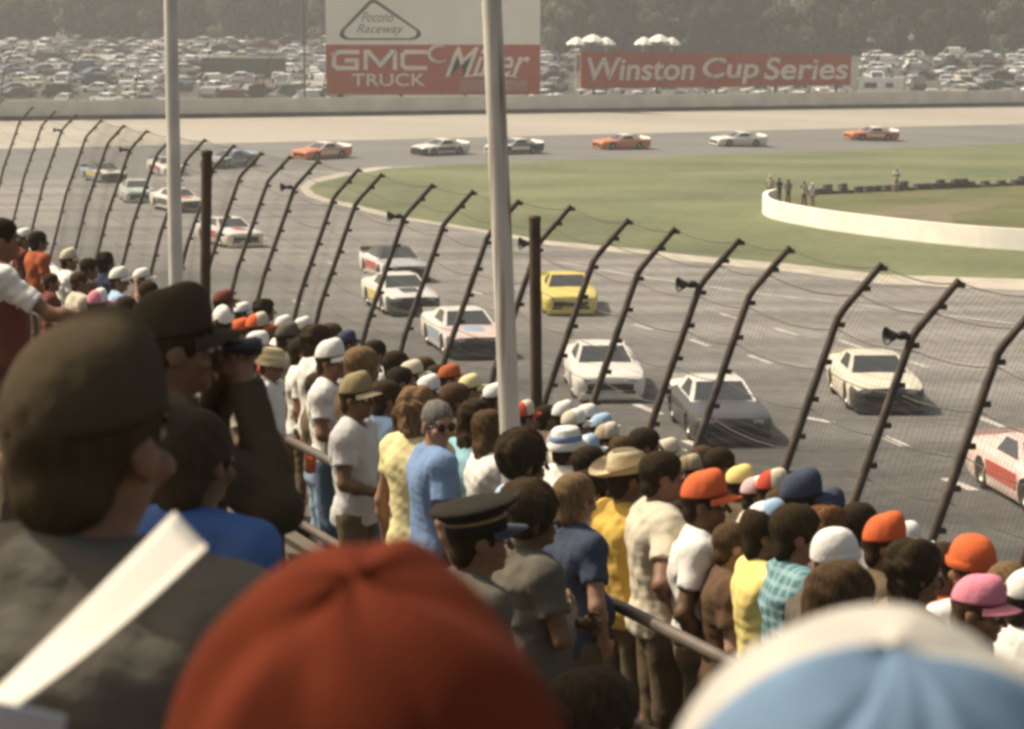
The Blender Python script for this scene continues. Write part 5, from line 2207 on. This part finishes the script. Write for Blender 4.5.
def pick():
    col = prj.choices(['white', 'cream', 'silver', 'dark', 'brown', 'blue', 'maroon', 'green'], [54, 9, 7, 19, 4, 6, 3, 4])[0]
    kind = prj.choices(['sedan', 'hatch', 'van', 'pickup', 'wagon'], [38, 14, 16, 14, 18])[0]
    return kind, col


for y in np.arange(348, 464, 8.5):
    xl = (-20 - 512) * y / FPX
    xr = (334 - 512) * y / FPX
    x = xl + prj.uniform(0, 2)
    while x < xr:
        if prj.random() < .93:
            k, c_ = pick()
            park(x, y + prj.uniform(-.8, .8), R(prj.choice([0, 180, 35, 150, 90]) + prj.uniform(-14, 14)), k, c_)
            cars += 1
        x += prj.uniform(5.3, 6.4)
for y in np.arange(346, 432, 8.0):
    for xl, xr in (((872 - 512) * y / FPX, (1040 - 512) * y / FPX), ((542 - 512) * y / FPX, (582 - 512) * y / FPX)):
        x = xl + prj.uniform(0, 2)
        while x < xr:
            if prj.random() < .93:
                k, c_ = pick()
                park(x, y + prj.uniform(-.8, .8), R(prj.choice([0, 180, 30, 150, 90]) + prj.uniform(-14, 14)), k, c_)
                cars += 1
            x += prj.uniform(5.4, 6.8)
for yy_ in (351, 361):
    x = 11.0 + prj.uniform(0, 2)
    while x < 50:
        k, c_ = pick()
        park(x, yy_ + prj.uniform(-1, 1), R(prj.choice([0, 180, 20]) + prj.uniform(-8, 8)), k if k != 'van' else 'sedan', c_)
        cars += 1
        x += prj.uniform(5.0, 7)
x = 14.0
while x < 56:
    k, c_ = pick()
    park(x, 342 + prj.uniform(-1, 1), R(prj.choice([0, 180]) + prj.uniform(-8, 8)), k if k != 'van' else 'sedan', c_)
    cars += 1
    x += prj.uniform(5.4, 8)
print('parked', cars)

# big vehicles in the lot
bz = lambda px, y: ((px - 512) * y / FPX, y)
bx, by = bz(246, 390)
bus = empty('bus', (bx, by, terrain_z(bx, by)), R(4), 'long dark green bus with a pale roof line in the left lot', 'bus')
mb = MB()
mb.box((0, 0, 1.75), (13.5, 2.5, 2.7))
mb.build('body', mat('bus green', (.055, .065, .05), rough=.45, var=.15, scale=1), bus)
mb = MB()
mb.box((0, 0, 3.2), (13.7, 2.56, .24))
mb.build('roof', lpaint('cream'), bus)
for k in range(8):
    mb = MB()
    mb.box((-5.4 + 1.45 * k, -1.26, 2.25), (1.2, .05, .85))
    mb.build('window', M_lglass, bus)
for x in (-4.2, 4.0):
    for s_ in (1, -1):
        mb = MB()
        mb.lathe([(0, -.15), (.3, -.15), (.5, -.13), (.5, .13), (.3, .15), (0, .15)], 16, M=Matrix.Translation((x, s_ * 1.1, .5)) @ Matrix.Rotation(PI / 2, 4, 'X'))
        mb.build('wheel', M_tyre, bus)

bx, by = bz(868, 352)
mh = empty('motorhome', (bx + 1.5, by, terrain_z(bx, by)), R(-6), 'white motorhome with one dark window right of the long sign', 'motorhome')
mb = MB()
mb.box((0, 0, 1.95), (6.6, 2.4, 2.7))
mb.box((3.7, 0, 1.2), (1.1, 2.2, 1.2))
mb.box((3.0, 0, 3.05), (1.9, 2.3, .8))
mb.build('body', lpaint('white'), mh)
for (x, z, w_, h_) in ((-1.5, 2.2, 1.8, .8), (1.2, 2.2, 1.1, .7)):
    mb = MB()
    mb.box((x, -1.22, z), (w_, .05, h_))
    mb.build('window', M_lglass, mh)
mb = MB()
mb.box((4.27, 0, 1.55), (.05, 1.9, .45))
mb.build('windshield', M_lglass, mh)
for x in (-2.2, 2.8):
    for s_ in (1, -1):
        mb = MB()
        mb.lathe([(0, -.12), (.25, -.12), (.4, -.1), (.4, .1), (.25, .12), (0, .12)], 14, M=Matrix.Translation((x, s_ * 1.05, .4)) @ Matrix.Rotation(PI / 2, 4, 'X'))
        mb.build('wheel', M_tyre, mh)

# white canopies showing over the long sign
M_canvas = mat('white canvas', (.76, .71, .62), rough=.9, var=.06, scale=1.2, bump=.2, bscale=6)
for px, lab, k in ((590, 'white scalloped canopy over the left end of the long sign', 1.0), (656, 'white scalloped canopy right of the other one over the long sign', .95)):
    y = 362
    bx = (px - 512) * y / FPX
    g = empty('canopy_tent', (bx, y, terrain_z(bx, y)), R(5), lab, 'canopy')
    ztop = CAMZ + (48 - 36) * y / FPX - g.location.z
    mb = MB()
    n = 24
    for (ox, oz, q) in ((-2.1, -.15, .85), (.3, .25, 1.0), (2.3, -.2, .8)):
        V, Fq = [], []
        for j in range(7):
            t = j / 6
            for i in range(n):
                a = 2 * PI * i / n
                sc_ = 1 - .10 * abs(math.sin(a * 4)) * t
                V.append((ox * k + 1.9 * q * k * t * math.cos(a) * sc_, 1.9 * q * k * t * math.sin(a) * sc_, ztop + oz - 1.0 * t ** 1.5 - .25 * abs(math.sin(a * 4)) * t))
        for j in range(6):
            for i in range(n):
                Fq.append((j * n + i, (j + 1) * n + i, (j + 1) * n + (i + 1) % n, j * n + (i + 1) % n))
        mb.add(V, Fq, 0, True)
    mb.build('canopy', M_canvas, g)
    for sx_ in (1, -1):
        for sy_ in (1, -1):
            mb = MB()
            mb.tube([(sx_ * 2.3 * k, sy_ * .8 * k, 0), (sx_ * 2.3 * k, sy_ * .8 * k, ztop - .7)], .05, 6)
            mb.build('leg', M_pole, g)

# ------------------------------------------------------------------ sign boards
M_red = mat('faded red board', (.42, .085, .04), rough=.7, var=.08, scale=.4)
M_brd = mat('faded white board', (.82, .78, .68), rough=.7, var=.05, scale=.25)
M_let = mat('faded lettering', (.76, .70, .60), rough=.7, var=.06, scale=.6)
M_drk = mat('dark lettering', (.10, .095, .085), rough=.7, var=.1, scale=.6)


def text_part(body, w_, h_, parent, m, x, z, y=-.12, shear=0.0, bold=.02, space=1.0, name='lettering'):
    cu = bpy.data.curves.new('t', 'FONT')
    cu.body = body
    cu.shear = shear
    cu.offset = bold
    cu.space_character = space
    cu.extrude = .03
    o = bpy.data.objects.new('t', cu)
    COL.objects.link(o)
    bpy.context.view_layer.update()
    me = bpy.data.meshes.new_from_object(o.evaluated_get(bpy.context.evaluated_depsgraph_get()))
    bpy.data.objects.remove(o)
    co = np.zeros(len(me.vertices) * 3, np.float32)
    me.vertices.foreach_get('co', co)
    co = co.reshape(-1, 3)
    lo, hi = co.min(0), co.max(0)
    out = np.zeros_like(co)
    out[:, 0] = (co[:, 0] - lo[0]) / (hi[0] - lo[0]) * w_ + x
    out[:, 2] = (co[:, 1] - lo[1]) / (hi[1] - lo[1]) * h_ + z
    out[:, 1] = y - co[:, 2]
    me.vertices.foreach_set('co', out.ravel())
    me.update()
    me.name = name
    me.materials.clear()
    me.materials.append(m)
    return obj(name, me, parent)


def board_frame(pxl, pxr, dl, dr):
    a = Vector(((pxl - 512) * dl / FPX, dl, 0))
    b_ = Vector(((pxr - 512) * dr / FPX, dr, 0))
    return a, b_, (b_ - a).length, math.atan2(b_.y - a.y, b_.x - a.x)


def zpx(py, d):
    dd = ray(512, py)
    return CAMZ + dd.z / dd.y * d


a, b_, BW, rz = board_frame(327.5, 540, 252, 252)
bb = empty('billboard', a, rz, 'tall white and red billboard with a triangle emblem and truck lettering', 'billboard')
d0 = 252
zt, zm_, zb = zpx(-70, d0), zpx(44.5, d0), zpx(94.5, d0)
u_ = BW / 212.5      # metres per photo pixel on this board
mb = MB()
mb.box((BW / 2, 0, (zt + zm_) / 2), (BW, .3, zt - zm_))
mb.build('upper_panel', M_brd, bb)
mb = MB()
mb.box((BW / 2, 0, (zb + zm_) / 2 - .01), (BW, .3, zm_ - zb - .02))
mb.build('lower_panel', M_red, bb)
for t in (.06, .35, .65, .94):
    mb = MB()
    mb.box((BW * t, .4, zt / 2 - .2), (.35, .35, zt + .4))
    mb.build('post', M_post, bb)


def bx_(px):
    return (px - 327.5) * u_


def bz_(py):
    return zpx(py, d0)


LT = [0]


def strokes(mb, lines, wd):
    """block letters from straight strokes given in photo pixels of the board"""
    for ln in lines:
        for p, q in zip(ln[:-1], ln[1:]):
            a, e = Vector((bx_(p[0]), 0, bz_(p[1]))), Vector((bx_(q[0]), 0, bz_(q[1])))
            d = (e - a).normalized()
            n = Vector((-d.z, 0, d.x)) * wd / 2
            a, e = a - d * wd * .45, e + d * wd * .45
            LT[0] += 1
            y0 = -.17 - .0015 * (LT[0] % 9)
            f4 = [a - n, e - n, e + n, a + n]
            mb.add([v + Vector((0, y0, 0)) for v in f4] + [v + Vector((0, -.14, 0)) for v in f4], [(0, 1, 2, 3), (7, 6, 5, 4), (0, 4, 5, 1), (1, 5, 6, 2), (2, 6, 7, 3), (3, 7, 4, 0)])


for lines in ([[(359, 52), (339, 52), (335.5, 55), (335.5, 65), (339, 68), (358, 68), (358, 60.5), (348, 60.5)]],
              [[(367, 68), (367, 52), (370, 52), (381.5, 65), (393, 52), (396, 52), (396, 68)]],
              [[(426, 52), (407, 52), (403.5, 55), (403.5, 65), (407, 68), (426, 68)]]):
    mb = MB()
    strokes(mb, lines, .44)
    mb.build('lettering', M_let, bb)
text_part('TRUCK', bx_(426) - bx_(353), bz_(73.5) - bz_(86), bb, M_let, bx_(353), bz_(86), y=-.155, bold=.01)
text_part('Miller', bx_(530) - bx_(446), bz_(46) - bz_(76), bb, M_let, bx_(446), bz_(77), y=-.155, shear=.45, bold=.008)
mb = MB()
# flourish before and below the script
pts = [Vector((bx_(440 + 10 * math.cos(R(t))), -.16, bz_(54 + 8 * math.sin(R(t))))) for t in range(-60, -330, -18)]
mb.tube(pts, [.05 + .16 * math.sin(PI * i / (len(pts) - 1)) for i in range(len(pts))], 6)
pts = [Vector((bx_(462 + 56 * t), -.16, bz_(78 - 4 * math.sin(PI * t)))) for t in [i / 10 for i in range(11)]]
mb.tube(pts, [.03 + .18 * math.sin(PI * i / 10) for i in range(11)], 6)
mb.build('flourish', M_let, bb)
mb = MB()
M_box = mat('faded pink box', (.40, .20, .155), rough=.7, var=.25, scale=1.6)
mb.box(((bx_(460) + bx_(527)) / 2, -.16, (bz_(80) + bz_(91)) / 2), (bx_(527) - bx_(460), .02, bz_(80) - bz_(91)))
mb.build('pink_box', M_box, bb)
# triangle emblem
T = [(373, 2), (416, 32), (413, 38.5), (347, 38.5), (344, 32)]


def rounded(pts, r):
    out = []
    n = len(pts)
    for i in range(n):
        p0, p1, p2 = Vector(pts[i - 1]), Vector(pts[i]), Vector(pts[(i + 1) % n])
        d1, d2 = (p0 - p1).normalized(), (p2 - p1).normalized()
        for k in range(7):
            t = k / 6
            q = (p1 + d1 * r).lerp(p1, t).lerp(p1.lerp(p1 + d2 * r, t), t)
            out.append(q)
    return out


ring = rounded([(374, -3), (424, 33), (418, 40), (344, 40), (340, 33)], 6)
mb = MB()
V = []
cx = Vector((380, 25))
for q in ring:
    V.append(Vector((bx_(q.x), -.17, bz_(q.y))))
for q in ring:
    q2 = q + (cx - q).normalized() * 4.2
    V.append(Vector((bx_(q2.x), -.17, bz_(q2.y))))
n = len(ring)
V += [v + Vector((0, .015, 0)) for v in V]
Fq = []
for i in range(n):
    j = (i + 1) % n
    Fq += [(i, j, n + j, n + i), (2 * n + i, 3 * n + i, 3 * n + j, 2 * n + j), (i, 2 * n + i, 2 * n + j, j), (n + i, n + j, 3 * n + j, 3 * n + i)]
mb.add(V, Fq)
mb.build('triangle_emblem', M_drk, bb)
M_mid = mat('grey lettering', (.26, .25, .22), rough=.7, var=.1, scale=.6)
text_part('Pocono', bx_(396) - bx_(364), bz_(12) - bz_(22), bb, M_mid, bx_(363), bz_(22), y=-.155, shear=.4, bold=.005)
text_part('Raceway', bx_(405) - bx_(358), bz_(24) - bz_(36), bb, M_mid, bx_(358), bz_(36), y=-.155, shear=.4, bold=.005)

a, b_, BW, rz = board_frame(580, 848, 268, 276)
wb = empty('long_sign', a, rz, 'long low red sign with pale slab letters above the far wall', 'sign')
zt0, zb0 = zpx(51.5, 268), zpx(89, 268)
zt1, zb1 = zpx(54.5, 276), zpx(85, 276)
mb = MB()
P4 = [Vector((0, 0, zb0)), Vector((BW, 0, zb1)), Vector((BW, 0, zt1)), Vector((0, 0, zt0))]
mb.add([p + Vector((0, -.12, 0)) for p in P4] + [p + Vector((0, .12, 0)) for p in P4], [(0, 1, 2, 3), (7, 6, 5, 4), (0, 4, 5, 1), (1, 5, 6, 2), (2, 6, 7, 3), (3, 7, 4, 0)])
mb.build('panel', M_red, wb)
for t in (.05, .28, .5, .72, .95):
    mb = MB()
    mb.box((BW * t, .30, zt1 / 2 - .3), (.25, .25, zt1 - .4))
    mb.build('post', M_post, wb)


def wx(px):
    return (px - 580) / 268 * BW


def wz(py):
    return zpx(py, 272)


for word, x0, x1, y0, y1 in (('Winston', 586, 691, 57.5, 80), ('Cup', 699, 755, 57.5, 84), ('Series', 760, 845, 57.5, 80)):
    text_part(word, wx(x1) - wx(x0), wz(y0) - wz(y1), wb, M_let, wx(x0), wz(y1), y=-.14, shear=.12, bold=.018)

# ------------------------------------------------------------------ posts of the far catch fence and a utility pole
ff = empty('far_catch_fence', (0, y_out(0) + .8, BANK), 0, 'thin catch fence posts standing along the far outer wall', 'fence')
for x in np.arange(-52, 60, 5.6):
    mb = MB()
    yy = y_out(x) + .62 - ff.location.y
    mb.tube([(x, yy, 0.0), (x + .2, yy, 3.0), (x + .8, yy - .5, 5.2), (x + 1.8, yy - 1.4, 6.6)], .05, 6)
    mb.build('post', M_post, ff)
for z in (2.2, 3.6, 5.2):
    mb = MB()
    mb.tube([(x + .3, y_out(x) + .55 - ff.location.y - (.2 if z > 5 else 0), z) for x in np.arange(-52, 60, 5.6)], .02, 4)
    mb.build('cable', M_wire, ff)
x, y = (306 - 512) * 340 / FPX, 340
up = empty('utility_pole', (x, y, terrain_z(x, y)), 0, 'thin dark utility pole left of the tall billboard', 'pole')
mb = MB()
mb.tube([(0, 0, 0), (0, 0, 17)], [.16, .11], 10)
mb.build('shaft', M_brown, up)
mb = MB()
mb.box((0, 0, 16), (2.2, .12, .14))
mb.build('crossarm', M_brown, up)

# ------------------------------------------------------------------ the wood behind the lot


def leaf_mat(name, c1, c2):
    m = mat(name, c1, rough=.8, var=.3, scale=.5, col2=c2, spec=.15)
    nt = m.node_tree
    b = nt.nodes['Principled BSDF']
    tl = nt.nodes.new('ShaderNodeBsdfTranslucent')
    ms = nt.nodes.new('ShaderNodeMixShader')
    ms.inputs[0].default_value = .55
    nt.links.new(b.inputs['Base Color'].links[0].from_socket, tl.inputs['Color'])
    nt.links.new(b.outputs[0], ms.inputs[1])
    nt.links.new(tl.outputs[0], ms.inputs[2])
    nt.links.new(ms.outputs[0], nt.nodes['Material Output'].inputs['Surface'])
    return m


M_leaf = [leaf_mat('leaf a', (.085, .115, .055), (.135, .155, .080)), leaf_mat('leaf b', (.13, .155, .085), (.20, .22, .13)), leaf_mat('leaf c', (.035, .052, .028), (.07, .09, .048))]
M_bark = mat('bark', (.09, .07, .05), rough=.95, var=.3, scale=3)


def crown_mesh(seed, H, rad):
    r = np.random.default_rng(seed)
    cl = []
    for k in range(22):
        a = r.uniform(0, 2 * PI)
        q = r.uniform(.15, .95)
        z = H * r.uniform(.04, .98)
        rr_ = rad * (1 - .55 * abs(z / H - .5) * 1.6) * q
        cl.append((rr_ * math.cos(a), rr_ * math.sin(a), z, rad * r.uniform(.26, .50)))
    V, F = [], []
    for (x, y, z, cr) in cl:
        n = int(95 * (cr / rad / .4) ** 2)
        d = r.normal(size=(n, 3))
        d /= np.linalg.norm(d, axis=1)[:, None]
        p = d * (cr * r.uniform(.72, 1.06, n) ** .6)[:, None] * np.array((1, 1, .8)) + np.array((x, y, z))
        for i in range(n):
            s = r.uniform(.35, .95)
            nn = d[i] + r.normal(size=3) * .45
            nn /= np.linalg.norm(nn)
            t = np.cross(nn, r.normal(size=3))
            t /= np.linalg.norm(t) + 1e-6
            u = np.cross(nn, t)
            b_ = len(V)
            V += [p[i] - t * s, p[i] - u * s * .7, p[i] + t * s, p[i] + u * s * .7]
            F.append((b_, b_ + 1, b_ + 2, b_ + 3))
    return np_mesh('crown', V, F, False)


TREES = []
for k in range(6):
    H = 13 + k
    cmh = crown_mesh(100 + k, H, 4.6 + .35 * k)
    mb = MB()
    rt = random.Random(k)
    mb.tube([(0, 0, -.5), (.1, .1, 3), (.2, -.1, 7), (0, 0, H * .8)], [.34, .28, .2, .08], 8)
    for q in range(6):
        a = rt.uniform(0, 6.28)
        z = rt.uniform(3, H * .7)
        mb.tube([(.1, 0, z), (1.3 * math.cos(a), 1.3 * math.sin(a), z + 1.2), (2.9 * math.cos(a), 2.9 * math.sin(a), z + 2.0)], [.12, .08, .03], 5)
    TREES.append((cmh, mb.mesh('trunk')))
tr = random.Random(3)
nt_ = 0
for row, (y0, step) in enumerate(((478, 7.0), (488, 7.0), (502, 8.0))):
    w2 = y0 * .36
    x = -w2
    while x < w2:
        k = tr.randrange(6)
        cmh, tm = TREES[k]
        yy = y0 + tr.uniform(-3, 3) - (38 if x > 5 else 0)
        s = tr.uniform(.75, 1.3) * (.62, .95, 1.25)[row]
        t = obj('tree', tm, None, M_bark)
        t.location = (x, yy, terrain_z(x, yy) - .1)
        t.rotation_euler = (0, 0, tr.uniform(0, 6.28))
        t.scale = (s, s, s * tr.uniform(.95, 1.2))
        sd_ = 'edge of the wood just behind the parked cars' if row == 0 else ('second line of the wood behind the parked cars' if row == 1 else 'back of the wood behind the parked cars')
        tag(t, 'leafy green tree at the ' + sd_, 'tree', 'trees at the ' + sd_)
        obj('crown', cmh, t, M_leaf[tr.randrange(3)], Matrix.Translation((0, 0, -.6 if row == 0 else 1.2)))
        nt_ += 1
        x += step * tr.uniform(.8, 1.2)
print('trees', nt_)

# ------------------------------------------------------------------ summer haze
hz = MB()
hz.box((0, 380, 24), (1780, 1380, 58 - 4))
hm_ = bpy.data.materials.new('summer haze')
hm_.use_nodes = True
n_ = hm_.node_tree
n_.nodes.remove(n_.nodes['Principled BSDF'])
pv = n_.nodes.new('ShaderNodeVolumePrincipled')
pv.inputs['Color'].default_value = (.92, .90, .86, 1)
pv.inputs['Density'].default_value = .00062
pv.inputs['Anisotropy'].default_value = .2
n_.links.new(pv.outputs['Volume'], n_.nodes['Material Output'].inputs['Volume'])
o = hz.build('haze', hm_)
tag(o, kind='stuff')
